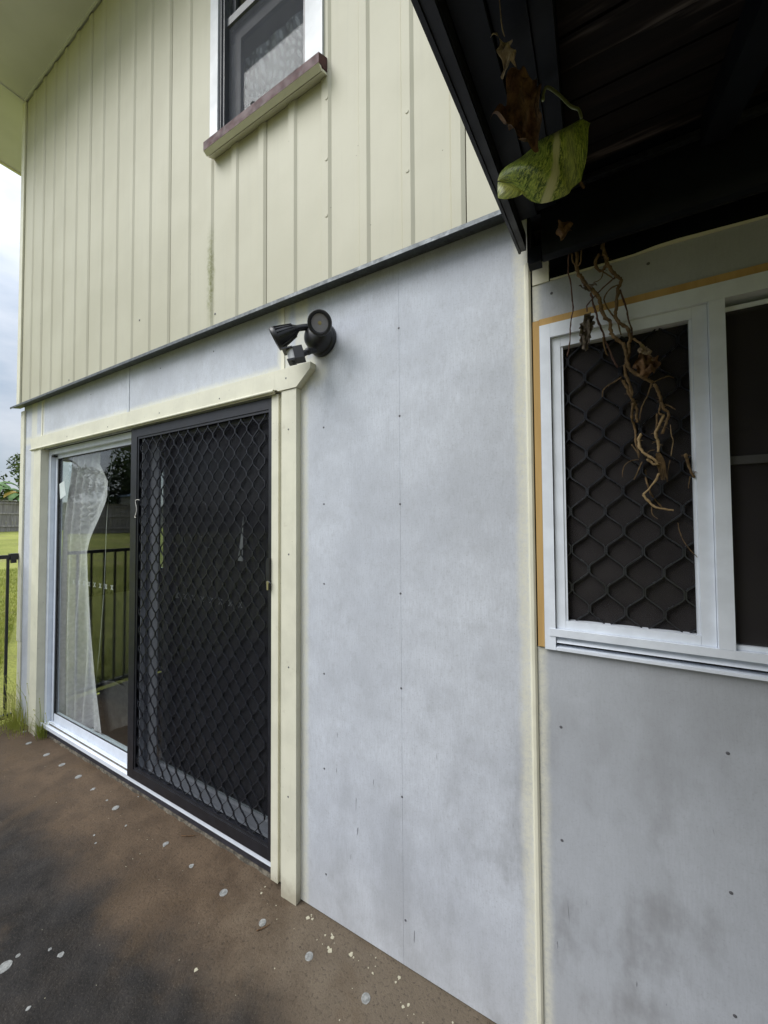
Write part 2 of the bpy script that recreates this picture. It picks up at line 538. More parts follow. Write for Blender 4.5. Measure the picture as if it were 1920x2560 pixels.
M_BLADE = mat_leafy('grass_blade', (0.21, 0.25, 0.04), (0.38, 0.40, 0.085), (0.45, 0.38, 0.17), 3)
M_FENCE = mat_wood('weathered_grey_timber', (0.22, 0.205, 0.205), (0.40, 0.375, 0.365), 3)
M_LEAF1 = mat_leafy('dark_tree_leaf', (0.018, 0.034, 0.011), (0.045, 0.075, 0.022), None, 0.8)
M_LEAF2 = mat_leafy('green_shrub_leaf', (0.05, 0.085, 0.02), (0.10, 0.14, 0.035), (0.13, 0.10, 0.03), 0.9)
M_BANANA = mat_leafy('banana_leaf', (0.06, 0.13, 0.035), (0.13, 0.22, 0.06), None, 1.5)
M_YELLOWLEAF = plain('yellowed_banana_leaf', (0.42, 0.30, 0.05), 0.6)
M_BARK = mat_wood('tree_bark', (0.07, 0.055, 0.045), (0.16, 0.135, 0.115), 3)
M_POTHOS = mat_pothos()
M_STEM = mat_dry('dead_stem', (0.085, 0.056, 0.028), (0.185, 0.120, 0.058), (0.05, 0.032, 0.018))
M_STEMRED = mat_dry('reddish_root', (0.075, 0.040, 0.032), (0.13, 0.075, 0.058))
M_STEMPALE = mat_dry('pale_dry_stem', (0.26, 0.18, 0.09), (0.36, 0.26, 0.14), (0.12, 0.08, 0.04))
M_DRYLEAF = mat_dry('dry_brown_leaf', (0.075, 0.040, 0.020), (0.17, 0.095, 0.045))
M_DRYGREY = mat_dry('dry_grey_leaf', (0.07, 0.058, 0.045), (0.15, 0.125, 0.095))
M_DRYPALE = mat_dry('pale_papery_leaf', (0.20, 0.15, 0.10), (0.34, 0.27, 0.18))
M_PETIOLE = plain('green_petiole', (0.14, 0.16, 0.06), 0.5)
M_SHED = plain('pale_shed_steel', (0.52, 0.52, 0.50), 0.5)
M_SHEDROOF = plain('blue_grey_shed_roof', (0.20, 0.27, 0.34), 0.5)


# ------------------------------------------------------------------ mesh helpers
def box(bm, x0, x1, y0, y1, z0, z1):
    x0, x1 = sorted((x0, x1)); y0, y1 = sorted((y0, y1)); z0, z1 = sorted((z0, z1))
    v = [bm.verts.new((x, y, z)) for z in (z0, z1) for y in (y0, y1) for x in (x0, x1)]
    for f in ((0, 2, 3, 1), (4, 5, 7, 6), (0, 1, 5, 4), (2, 6, 7, 3), (0, 4, 6, 2), (1, 3, 7, 5)):
        bm.faces.new([v[i] for i in f])
    return v


def prism(bm, pts, axis, a, b):
    """extrude a 2D polygon along axis ('x': pts are (y,z); 'y': (x,z); 'z': (x,y))"""
    def P(p, t):
        return {'x': (t, p[0], p[1]), 'y': (p[0], t, p[1]), 'z': (p[0], p[1], t)}[axis]
    A = [bm.verts.new(P(p, a)) for p in pts]
    B = [bm.verts.new(P(p, b)) for p in pts]
    n = len(pts)
    bm.faces.new(A)
    bm.faces.new(B[::-1])
    for i in range(n):
        bm.faces.new((A[i], B[i], B[(i + 1) % n], A[(i + 1) % n]))


def cr(pts, sub=4):
    """Catmull-Rom resample"""
    P = [Vector(p) for p in pts]
    if len(P) < 3 or sub < 2:
        return P
    out = []
    for i in range(len(P) - 1):
        p0, p1, p2, p3 = P[max(i - 1, 0)], P[i], P[i + 1], P[min(i + 2, len(P) - 1)]
        for k in range(sub):
            t = k / sub
            out.append(0.5 * (2 * p1 + (p2 - p0) * t + (2 * p0 - 5 * p1 + 4 * p2 - p3) * t * t + (3 * p1 - p0 - 3 * p2 + p3) * t ** 3))
    out.append(P[-1])
    return out


def tube(bm, pts, rad, sides=6, taper=1.0, jitter=0.0, caps=True):
    P = [Vector(p) for p in pts]
    n = len(P)
    prev = None
    rings = []
    up = Vector((0.3, 0.9, 0.1)).normalized()
    for i in range(n):
        t = (P[min(i + 1, n - 1)] - P[max(i - 1, 0)])
        t = t.normalized() if t.length > 1e-9 else Vector((0, 0, 1))
        a = t.cross(up)
        if a.length < 1e-3:
            a = t.cross(Vector((1, 0, 0)))
        a.normalize()
        b = t.cross(a)
        rr = rad * (1 + (taper - 1) * i / max(1, n - 1)) * (1 + jitter * (random.random() - 0.5) * 2)
        rings.append([bm.verts.new(P[i] + (a * math.cos(k * 2 * math.pi / sides) + b * math.sin(k * 2 * math.pi / sides)) * rr) for k in range(sides)])
    for i in range(n - 1):
        for k in range(sides):
            bm.faces.new((rings[i][k], rings[i][(k + 1) % sides], rings[i + 1][(k + 1) % sides], rings[i + 1][k]))
    if caps:
        bm.faces.new(rings[0][::-1])
        bm.faces.new(rings[-1])


def lathe(bm, prof, mtx, seg=28):
    """revolve (radius, height) pairs about local Z, then place with mtx"""
    rings = []
    for r_, h in prof:
        if r_ < 1e-6:
            rings.append([bm.verts.new(mtx @ Vector((0, 0, h)))])
        else:
            rings.append([bm.verts.new(mtx @ Vector((r_ * math.cos(2 * math.pi * k / seg), r_ * math.sin(2 * math.pi * k / seg), h))) for k in range(seg)])
    for a, b in zip(rings, rings[1:]):
        if len(a) == 1 and len(b) == 1:
            continue
        for k in range(seg):
            k2 = (k + 1) % seg
            if len(a) == 1:
                bm.faces.new((a[0], b[k2], b[k]))
            elif len(b) == 1:
                bm.faces.new((a[k], a[k2], b[0]))
            else:
                bm.faces.new((a[k], a[k2], b[k2], b[k]))


def frame_at(p, zdir, up=(0, 0, 1)):
    z = Vector(zdir).normalized()
    x = Vector(up).cross(z)
    if x.length < 1e-4:
        x = Vector((1, 0, 0)).cross(z)
    x.normalize()
    y = z.cross(x)
    m = Matrix((x, y, z)).transposed().to_4x4()
    m.translation = Vector(p)
    return m


def put_parent(o, parent):
    if parent is not None:
        o.parent = parent
        p = parent
        mw = Matrix.Translation(p.location)
        while p.parent is not None:
            p = p.parent
            if p.type == 'EMPTY':
                mw = Matrix.Translation(p.location)
        o.matrix_parent_inverse = (Matrix.Translation(parent.location) if parent.type == 'EMPTY' else Matrix.Identity(4)).inverted()


def obj(name, bm, mat, parent=None, bevel=0.0, smooth=False, seg=1, label=None, kind=None):
    if bevel > 0:
        es = [e for e in bm.edges if len(e.link_faces) == 2 and e.calc_face_angle(0) > 0.5]
        bmesh.ops.bevel(bm, geom=es, offset=bevel, segments=seg, affect='EDGES', clamp_overlap=True)
    bmesh.ops.recalc_face_normals(bm, faces=bm.faces)
    me = bpy.data.meshes.new(name)
    bm.to_mesh(me)
    bm.free()
    if smooth:
        me.polygons.foreach_set('use_smooth', [True] * len(me.polygons))
        if smooth != 'all':
            me.set_sharp_from_angle(angle=R(38))
    me.materials.append(mat)
    o = bpy.data.objects.new(name, me)
    COL.objects.link(o)
    put_parent(o, parent)
    if label:
        o['label'] = label
    if kind:
        o['kind'] = kind
    return o


def boxo(name, b, mat, parent=None, bevel=0.0015, **kw):
    bm = bmesh.new()
    for q in (b if isinstance(b, list) else [b]):
        box(bm, *q)
    return obj(name, bm, mat, parent, bevel, **kw)


def thing(name, label, cat, loc=(0, 0, 0), group=None, kind=None):
    o = bpy.data.objects.new(name, None)
    o.empty_display_size = 0.1
    COL.objects.link(o)
    o.location = loc
    o['label'] = label
    o['category'] = cat
    if group:
        o['group'] = group
    if kind:
        o['kind'] = kind
    return o


def tag(o, label, cat, group=None, kind=None):
    o['label'] = label
    o['category'] = cat
    if group:
        o['group'] = group
    if kind:
        o['kind'] = kind
    return o


def node_part(name, parent, label=None):
    """an Empty that groups a part's sub-parts"""
    o = bpy.data.objects.new(name, None)
    o.empty_display_size = 0.05
    COL.objects.link(o)
    o.parent = parent
    o.matrix_parent_inverse = Matrix.Translation(parent.location).inverted()
    if label:
        o['label'] = label
    return o

# ================================================================== ground
def lawn_z(x, y):
    return -0.035 + 0.046 * max(0.0, -x - 4.3)


bm = bmesh.new()
xs = [200, 60, 20, 8, 2, -4.05, -4.3, -5, -6, -8, -11, -15, -20, -26, -32, -45, -70, -120, -200]
ys = [-200, -60, -30, -16, -8, -4, -1.5, 0.3, 1, 2, 4, 8, 16, 30, 60, 200]
gv = [[bm.verts.new((x, y, lawn_z(max(x, -45), y) if x < -4.04 else -0.06)) for y in ys] for x in xs]
for i in range(len(xs) - 1):
    for j in range(len(ys) - 1):
        bm.faces.new((gv[i][j], gv[i][j + 1], gv[i + 1][j + 1], gv[i + 1][j]))
lawn = obj('lawn', bm, M_LAWN, kind='structure', smooth='all')

slab = boxo('patio_slab', (-4.02, 4.5, -7.0, 0.045, -0.14, 0.0), M_SLAB, None, 0.004, kind='structure')

# ================================================================== house
house = thing('house', 'two storey house with ribbed cream cladding above grey sheet walls', 'house', (-1.5, 0.1, 0))

# --- lower storey: sheets of fibre cement, butted with hairline joints
TOPZ = 2.552
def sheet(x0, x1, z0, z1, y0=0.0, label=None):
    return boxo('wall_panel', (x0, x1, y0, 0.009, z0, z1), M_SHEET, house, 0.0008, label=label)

sheet(-4.0, -3.597, 0.005, TOPZ)
sheet(-3.596, -2.432, 2.118, TOPZ)
sheet(-2.431, -1.168, 2.118, TOPZ)
sheet(-1.1665, -0.5968, 0.005, TOPZ)
sheet(-0.5962, -0.1515, 0.005, TOPZ)
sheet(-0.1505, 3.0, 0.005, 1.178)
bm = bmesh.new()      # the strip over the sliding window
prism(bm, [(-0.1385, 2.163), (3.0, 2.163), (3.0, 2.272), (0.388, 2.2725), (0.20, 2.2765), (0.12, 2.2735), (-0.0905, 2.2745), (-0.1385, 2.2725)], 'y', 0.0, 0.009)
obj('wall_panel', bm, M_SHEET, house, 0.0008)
bm = bmesh.new()      # raw cream edge of that strip
prism(bm, [(-0.088, 2.2750), (0.12, 2.2742), (0.20, 2.2770), (0.388, 2.2730), (0.9, 2.2728), (0.9, 2.2775), (0.388, 2.2785), (0.215, 2.2860), (0.17, 2.2850), (0.12, 2.2795), (-0.088, 2.2790)], 'y', -0.003, 0.012)
obj('sheet_edge', bm, M_CREAM, house, 0.0)

# framing behind the sheets, split round the openings
boxo('wall_frame', [(-3.98, -3.62, 0.010, 0.085, 0.0, 2.5), (-3.62, -1.19, 0.010, 0.14, 2.125, 2.5), (-1.19, -0.142, 0.010, 0.14, 0.0, 2.50),
                    (-0.135, 0.93, 0.010, 0.14, 0.0, 1.165), (0.93, 3.0, 0.010, 0.14, 0.0, 2.27), (-0.135, 0.93, 0.010, 0.14, 2.17, 2.20)], M_VOID, house, 0)
boxo('lining_board', (-0.090, 3.0, 0.030, 0.05, 2.20, 2.56), M_NAVY, house, 0)
boxo('timber_block', (-0.1375, -0.0915, -0.003, 0.020, 2.274, 2.340), M_CREAM, house, 0.002, label='rough cream painted timber offcut above the sliding window')
boxo('packer', (-0.139, -0.104, -0.085, -0.05, 2.290, 2.335), M_NAVY, house, 0.003)
# joints: flat cover strips
boxo('cover_strip', (-1.176, -1.158, -0.004, -0.0003, 2.214, 2.505), M_CREAM, house, 0.001)
boxo('cover_strip', (-2.441, -2.420, -0.0035, -0.0003, 2.214, 2.505), M_WHITEPAINT, house, 0.001)
boxo('cover_strip', (-3.664, -3.644, -0.0035, -0.0003, 2.214, 2.49), M_CREAM, house, 0.001)
bm = bmesh.new()      # half-round cover batten
prism(bm, [(-0.1605, -0.0003), (-0.1605, -0.006), (-0.156, -0.0105), (-0.148, -0.0105), (-0.1425, -0.006), (-0.1425, -0.0003)], 'z', 0.0, 2.345)
obj('cover_batten', bm, M_CREAM, house, 0.0008)

# nail heads in the sheets
nails = [(-0.597, 2.265), (-0.596, 1.94), (-0.597, 1.618), (-0.944, 1.943), (-0.943, 1.628), (-0.943, 1.305), (-0.944, 0.945),
         (-0.598, 1.296), (-0.598, 0.959), (-0.598, 0.579), (-0.944, 0.57), (-0.936, 0.162), (-0.588, 0.159), (-0.082, 0.956), (-0.085, 0.634),
         (0.284, 0.988), (0.282, 0.658), (0.282, 0.373), (-0.085, 2.236), (0.153, 2.243), (-1.64, 2.42), (-2.1, 2.43), (-2.9, 2.42)]
def dot_mesh(name, r_, depth, mat):
    bm = bmesh.new()
    lathe(bm, [(0, depth), (r_ * 0.7, depth), (r_, depth * 0.4), (r_, 0)], Matrix.Rotation(R(90), 4, 'X'), 12)
    bmesh.ops.recalc_face_normals(bm, faces=bm.faces)
    me = bpy.data.meshes.new(name)
    bm.to_mesh(me); bm.free()
    me.materials.append(mat)
    return me
nail_me = dot_mesh('nail', 0.0041, 0.0010, M_NAIL)
def dots(name, me, pts, y, parent):
    for x, z in pts:
        o = bpy.data.objects.new(name, me)
        COL.objects.link(o)
        put_parent(o, parent)
        o.location = (x, y, z)
dots('nail', nail_me, nails, 0.0, house)
screw_me = dot_mesh('screw', 0.0055, 0.0016, M_NAIL)
dots('screw', screw_me, [(-2.74, 2.868), (-2.267, 2.738), (-1.829, 2.813), (-2.73, 2.733), (-3.147, 2.556), (-3.641, 2.551), (-1.593, 2.585), (-1.821, 4.206)], -0.0285, house)
screwc_me = dot_mesh('screw', 0.007, 0.002, M_CLAD)
dots('screw', screwc_me, [(-0.54, 3.017), (-0.90, 2.787), (-0.899, 3.274), (-0.90, 3.02), (-0.54, 2.80)], -0.0350, house)

# --- upper storey: one ribbed board after another
PIT = 0.1818
WL, WR, WZ0, WZ1 = -1.612, -0.915, 3.43, 4.72
def clad_board(xr, gap):
    """pan and rib whose right-hand edge is at xr"""
    xl = xr - PIT + (-0.0003 + gap)
    yp, yr, yb = -0.028, -0.0350, -0.016
    rib0 = xr - 0.046
    full = [(xl, yb), (xl, yp), (rib0 - 0.006, yp), (rib0, yr), (xr - 0.0135, yr), (xr - 0.0005, yp), (xr - 0.0005, yb)]
    cut = [(WR, yb), (WR, yp), (rib0 - 0.006, yp), (rib0, yr), (xr - 0.0135, yr), (xr - 0.0005, yp), (xr - 0.0005, yb)]
    if xr <= WL + 0.02 or xl >= WR:
        runs = [(full, 2.5125, 5.030)]
    elif xl < WR < xr:       # the rib runs on beside the window, the pan is cut
        runs = [(full, 2.5125, WZ0 - 0.035), (cut, WZ0 - 0.0345, WZ1 - 0.0005), (full, WZ1, 5.030)]
    else:
        runs = [(full, 2.5125, WZ0 - 0.035), (full, WZ1, 5.030)]
    for prof_, za, zb in runs:
        bm = bmesh.new()
        prism(bm, prof_, 'z', za, zb)
        obj('cladding_board', bm, M_CLAD, house, 0.0012)


k = -19
while True:
    xr = -0.5155 - PIT * k
    if xr - PIT < -4.0:
        break
    joint = k in (-15, -10, -6, -2, 3, 7, 12, 16)
    clad_board(xr, 0.0035 if joint else 0.0)
    k += 1
xl_last = -0.5155 - PIT * k
boxo('cladding_board', (-3.985, xl_last, -0.028, -0.016, 2.5125, 5.03), M_CLAD, house, 0.001)
boxo('wall_frame', [(-3.98, WL + 0.02, -0.015, 0.10, 2.57, 5.02), (WR - 0.02, 3.0, -0.015, 0.10, 2.57, 5.02), (WL + 0.02, WR - 0.02, -0.015, 0.10, 2.57, WZ0 - 0.01),
                    (WL + 0.02, WR - 0.02, -0.015, 0.10, WZ1, 5.02)], M_VOID, house, 0)
boxo('corner_trim', [(-4.035, -3.975, -0.040, -0.0295, 2.5125, 5.03), (-4.035, -4.024, -0.0295, 0.06, 2.5125, 5.03)], M_CREAM, house, 0.001)
boxo('corner_trim', [(-4.028, -3.962, -0.012, -0.0003, 0.625, 2.47), (-4.028, -4.020, -0.0003, 0.05, 0.625, 2.47)], M_CREAM, house, 0.001)
boxo('corner_trim', [(-4.022, -3.958, -0.008, -0.0003, 0.0, 0.622), (-4.022, -4.016, -0.0003, 0.05, 0.0, 0.622)], M_CREAM, house, 0.001)

# folded galvanised flashing between the storeys
prof = [(-0.0370, 2.5160), (-0.0620, 2.5040), (-0.0635, 2.5020), (-0.0635, 2.4880), (-0.0605, 2.4880), (-0.0600, 2.4960), (-0.0004, 2.5070),
        (-0.0004, 2.5120), (-0.0365, 2.5120)]
bm = bmesh.new()
prism(bm, prof, 'x', -4.085, 3.0)
obj('flashing', bm, M_GALV, house, 0.0006)

# --- eave: flat soffit sheets round the corner, jointing strip, fascia
boxo('soffit_panel', (-4.008, 3.2, -0.62, -0.0005, 5.035, 5.045), M_SOFFIT, house, 0.001)
boxo('soffit_panel', (-4.86, -4.012, -0.62, 6.0, 5.035, 5.045), M_SOFFIT, house, 0.001)
boxo('jointing_strip', (-4.03, -3.99, -0.62, -0.031, 5.026, 5.0345), M_SOFFIT, house, 0.003)
boxo('soffit_bead', (-3.975, 3.0, -0.050, -0.0405, 5.020, 5.0345), M_SOFFIT, house, 0.003)
boxo('fascia', (-4.88, 3.2, -0.645, -0.6205, 4.99, 5.19), M_CREAM, house, 0.002)
boxo('fascia', (-4.885, -4.8605, -0.620, 6.0, 5.02, 5.19), M_CREAM, house, 0.002)
boxo('roof', (-4.90, 3.2, -0.66, 6.0, 5.195, 5.26), M_GALV, house, 0.002)

# --- side and rear walls, rooms
SW0, SW1, SZ0, SZ1 = 0.20, 1.30, 1.05, 2.135           # side window opening
boxo('side_wall', [(-4.005, -3.985, 0.055, SW0, 0, 5.03), (-4.005, -3.985, SW1, 6.0, 0, 5.03), (-4.005, -3.985, SW0, SW1, 0, SZ0), (-4.005, -3.985, SW0, SW1, SZ1, 5.03)], M_CREAM, house, 0)
boxo('rear_wall', [(-3.98, 3.0, 5.9, 6.0, 0, 5.03), (3.0, 3.1, 0.02, 6.0, 0, 5.03)], M_CREAM, house, 0)
boxo('interior_wall', [(-3.984, 3.0, 3.6, 3.7, -0.02, 2.45), (-0.75, -0.68, 0.145, 3.6, -0.02, 2.45)], M_ROOM, house, 0)
boxo('interior_floor', (-3.984, 3.0, 0.146, 5.89, -0.10, -0.015), M_ROOMFLOOR, house, 0)
boxo('interior_ceiling', [(-3.984, 3.0, 0.146, 5.89, 2.42, 2.50)], M_ROOM, house, 0)
boxo('interior_wall', [(-3.984, 3.0, 1.6, 1.7, 2.55, 5.02), (-3.984, 3.0, 0.11, 1.6, 2.52, 2.56), (-3.984, 3.0, 0.11, 1.6, 4.95, 5.0)], M_ROOM, house, 0)

side_win = node_part('side_window', house, 'small side window seen through the glass door')
boxo('window_frame', [(-4.01, -3.97, SW0, SW0 + 0.035, SZ0, SZ1), (-4.01, -3.97, SW1 - 0.035, SW1, SZ0, SZ1),
                      (-4.01, -3.97, SW0 + 0.035, SW1 - 0.035, SZ0, SZ0 + 0.035), (-4.01, -3.97, SW0 + 0.035, SW1 - 0.035, SZ1 - 0.035, SZ1)], M_WHITE, side_win, 0.002)
boxo('glass_pane', (-3.990, -3.987, SW0 + 0.035, SW1 - 0.035, SZ0 + 0.035, SZ1 - 0.035), M_GLASS, side_win, 0)

# --- cream architrave round the door
bm = bmesh.new()
box(bm, -1.1495, -1.067, -0.028, -0.0003, 0.001, 2.1205)
obj('architrave', bm, M_CREAM, house, 0.003, seg=2, label='cream painted board right of the black screen door')
boxo('jamb_strip', (-1.2185, -1.178, -0.018, -0.0003, 0.030, 2.117), M_CREAM, house, 0.002)
boxo('jamb_strip', (-1.1775, -1.1500, -0.006, -0.0003, 0.030, 2.117), M_CREAM, house, 0.001)
boxo('jamb_strip', (-1.2185, -1.195, 0.0, 0.10, 0.03, 2.117), M_CREAM, house, 0.001)
bm = bmesh.new()
box(bm, -3.705, -3.583, -0.030, -0.0003, 0.001, 2.118)
box(bm, -3.612, -3.583, -0.0002, 0.024, 0.03, 2.118)
obj('architrave', bm, M_CREAM, house, 0.002, label='cream painted board at the far left of the glass door')
bm = bmesh.new()
prism(bm, [(-3.772, 2.213), (-3.745, 2.130), (-1.1780, 2.130), (-1.165, 2.1225), (-1.063, 2.1225), (-0.988, 2.188), (-0.986, 2.2135)], 'y', -0.033, -0.0003)
head = obj('head_trim', bm, M_CREAM, house, 0.0015, label='cream metal head trim over the door with a mitred right end')
bm = bmesh.new()
tube(bm, [(-3.748, -0.036, 2.126), (-2.5, -0.036, 2.126), (-1.188, -0.036, 2.126)], 0.007, 10)
tube(bm, [(-3.748, -0.029, 2.1185), (-1.188, -0.029, 2.1185)], 0.004, 8)
obj('rolled_edge', bm, M_CREAM, head, 0, smooth=True)
trim_nail = dot_mesh('nail', 0.004, 0.0008, M_NAIL)
dots('nail', trim_nail, [(-1.108, 1.42), (-1.11, 1.95), (-1.108, 0.95), (-1.11, 0.42)], -0.0282, house)
dots('nail', trim_nail, [(-1.55, 2.155), (-2.05, 2.16), (-2.6, 2.155), (-3.15, 2.16), (-1.12, 2.17)], -0.0332, house)

# ================================================================== sliding glass door
DL, DR, DT, DB = -3.582, -1.2188, 2.117, 0.03
door = node_part('sliding_door', house, 'white framed sliding glass door beside the black screen door')
boxo('door_frame', [(DL, -3.545, 0.018, 0.045, 0.085, 2.116), (-3.583, -3.512, 0.046, 0.080, 0.085, 2.116)], M_WHITE, door, 0.002)
boxo('door_head', [(DL + 0.001, DR, 0.019, 0.13, 2.078, 2.1165)], M_WHITE, door, 0.002)
boxo('door_head', [(-3.511, DR, 0.046, 0.075, 2.050, 2.0775)], M_WHITE, door, 0.002)
# sill: sloping tread, tracks and a bright nosing
bm = bmesh.new()
prism(bm, [(-0.006, 0.066), (-0.006, 0.090), (0.002, 0.093), (0.006, 0.086), (0.030, 0.086), (0.032, 0.094), (0.036, 0.094), (0.038, 0.088), (0.140, 0.092), (0.140, 0.060), (0.010, 0.060)], 'x', DL, DR)
obj('door_sill', bm, M_WHITE, door, 0.0008)
boxo('sill_base', (-3.60, -1.21, 0.012, 0.14, 0.018, 0.0595), M_DAMP, door, 0.001)
boxo('sill_channel', (-3.50, DR, 0.0155, 0.0245, 0.0865, 0.0885), M_MORTAR, door, 0)
# fixed left panel
boxo('stile', (-3.5110, -3.498, 0.050, 0.070, 0.094, 2.049), M_RUBBER, door, 0.001)
boxo('panel_rail', [(-3.497, -2.36, 0.047, 0.075, 0.0935, 0.150)], M_WHITE, door, 0.003)
boxo('gasket', [(-3.497, -2.44, 0.050, 0.0545, 0.1505, 0.156), (-3.497, -2.44, 0.050, 0.0545, 2.044, 2.0495)], M_RUBBER, door, 0)
boxo('stile', (-2.440, -2.362, 0.048, 0.074, 0.151, 2.0495), M_WHITE, door, 0.002)
boxo('glass_pane', (-3.497, -2.441, 0.0555, 0.0595, 0.151, 2.049), M_GLASS, door, 0)
# sliding right panel behind the screen
boxo('stile', (-2.415, -2.262, 0.088, 0.094, 0.150, 2.07), M_WHITE, door, 0.001)
boxo('stile', (-1.275, DR, 0.088, 0.115, 0.150, 2.07), M_WHITE, door, 0.003)
boxo('panel_rail', (-2.415, DR, 0.087, 0.116, 0.0935, 0.1440), M_WHITE, door, 0.003)
boxo('glass_pane', (-2.261, -1.276, 0.099, 0.103, 0.151, 2.07), M_GLASS, door, 0)
# rows of frosted X safety marks on both panes
def x_mark(x, z, y):
    bm = bmesh.new()
    w, h, t = 0.0100, 0.0125, 0.0013
    for sgn in (-1, 1):
        prism(bm, [(x - sgn * w - t, z - h), (x - sgn * w + t, z - h), (x + sgn * w + t, z + h), (x + sgn * w - t, z + h)], 'y', y - 0.0006 - 0.0002 * sgn, y - 0.0001)
    for zz in (-h, h):
        for sgn in (-1, 1):
            prism(bm, [(x + sgn * w - 0.005, z + zz - 0.0012), (x + sgn * w + 0.005, z + zz - 0.0012), (x + sgn * w + 0.005, z + zz + 0.0012), (x + sgn * w - 0.005, z + zz + 0.0012)], 'y', y - 0.0010, y - 0.0009)
    obj('safety_mark', bm, M_PAPER, door)
for i in range(8):
    x_mark(-3.244 + i * 0.0757, 1.141, 0.0555)
    x_mark(-2.085 + i * 0.0757, 1.139, 0.0990)
bm = bmesh.new()
prism(bm, [(-3.513 + 0.017, 1.857), (-3.42, 1.878), (-3.388, 1.770), (-3.478, 1.740)], 'y', 0.0540, 0.0553)
obj('sticker', bm, M_PAPER, door, label='blank pale label stuck near the top left corner of the glass')
bm = bmesh.new()
box(bm, -3.535, -3.505, 0.020, 0.044, 2.060, 2.072)
obj('bumper', bm, M_RUBBER, door, 0.002)

# ================================================================== black security screen door
def strand_mesh(bm, xa, xb, za, pitch, z0, z1, t, d, y, joint):
    """one folded aluminium strip zig-zagging between two columns of joints; joints on column a at za + n*pitch"""
    n0 = math.floor((z0 - za) / pitch) - 1
    n1 = math.ceil((z1 - za) / pitch) + 1
    sgn = 1 if xb > xa else -1
    ea, eb = xa + sgn * t * 0.62, xb - sgn * t * 0.62
    path = []
    w = eb - ea
    for n in range(n0, n1 + 1):
        z = za + n * pitch
        h = pitch / 2
        for (fx, fz) in ((0, -joint), (0, joint), (0.10, joint + 0.10 * h), (0.5, 0.5 * h), (0.90, h - joint - 0.10 * h), (1, h - joint), (1, h + joint), (0.90, h + joint + 0.10 * h), (0.5, 1.5 * h), (0.10, 2 * h - joint - 0.10 * h)):
            path.append((ea + fx * w, z + fz))
    # clip to z0..z1
    out = []
    for (x0, zz0), (x1, zz1) in zip(path, path[1:]):
        if zz1 <= z0 or zz0 >= z1:
            continue
        p = [x0, zz0]; q = [x1, zz1]
        if zz0 < z0:
            f = (z0 - zz0) / (zz1 - zz0); p = [x0 + f * (x1 - x0), z0]
        if zz1 > z1:
            f = (z1 - zz0) / (zz1 - zz0); q = [x0 + f * (x1 - x0), z1]
        if not out:
            out.append(p)
        out.append(q)
    rings = []
    for i, (x, z) in enumerate(out):
        a = Vector(out[max(i - 1, 0)]); b = Vector(out[min(i + 1, len(out) - 1)])
        tv = (b - a).normalized()
        nx, nzv = tv.y, -tv.x
        k = t / 2
        rings.append([bm.verts.new((x + nx * k * sx, y + d / 2 * sy, z + nzv * k * sx)) for sx, sy in ((-1, -1), (1, -1), (1, 1), (-1, 1))])
    for a, b in zip(rings, rings[1:]):
        for i in range(4):
            bm.faces.new((a[i], a[(i + 1) % 4], b[(i + 1) % 4], b[i]))
    bm.faces.new(rings[0][::-1]); bm.faces.new(rings[-1])


sec = node_part('screen_door', house, 'black security screen door with diamond mesh, slid to the right side')
SL, SR, SB, ST = -2.372, -1.2195, 0.0945, 2.113
ML, MR, MB, MT = -2.296, -1.2435, 0.160, 2.050
def stile_box(x0, x1, z0, z1):
    return [(x0, x1, -0.012, 0.014, z0, z1)]
boxo('stile', stile_box(SL, ML - 0.014, SB, ST), M_BLACK, sec, 0.003, seg=2)
boxo('stile', stile_box(MR + 0.001, SR, SB, ST), M_BLACK, sec, 0.003, seg=2)
boxo('top_rail', stile_box(ML - 0.0135, MR + 0.0005, MT + 0.012, ST), M_BLACK, sec, 0.003, seg=2)
boxo('bottom_rail', stile_box(ML - 0.0135, MR + 0.0005, SB, MB - 0.012), M_BLACK, sec, 0.003, seg=2)
boxo('bead', [(ML - 0.0135, ML, -0.008, 0.012, MB - 0.0115, MT + 0.0115), (ML, MR, -0.008, 0.012, MT, MT + 0.0115), (ML, MR, -0.008, 0.012, MB - 0.0115, MB)], M_BLACK, sec, 0.001)
xcol0, zc0, pch, dx = -1.395, 1.994, 0.1055, 0.04055
kk = -3
while True:
    xa = xcol0 + kk * -dx
    xb = xa - dx
    kk += 1
    if xa < ML:
        break
    if xa > MR + 0.02:
        continue
    za = zc0 if (kk - 1) % 2 == 0 else zc0 - pch / 2
    bm = bmesh.new()
    strand_mesh(bm, xa, xb, za, pch, MB, MT, 0.0030, 0.0065, 0.0, 0.0075)
    for v in list(bm.verts):
        v.co.x = min(max(v.co.x, ML), MR)
    obj('mesh_strand', bm, M_GRILLE, sec)
bm = bmesh.new()
box(bm, ML - 0.005, MR + 0.003, 0.0075, 0.0080, MB - 0.005, MT + 0.005)
obj('fly_screen', bm, M_SCREEN, sec)
bm = bmesh.new()
prism(bm, [(-1.240, 1.290), (-1.240, 1.385), (-1.234, 1.398), (-1.221, 1.402), (-1.221, 1.262), (-1.234, 1.266)], 'y', -0.030, -0.0125)
obj('handle', bm, M_BLACK, sec, 0.002)

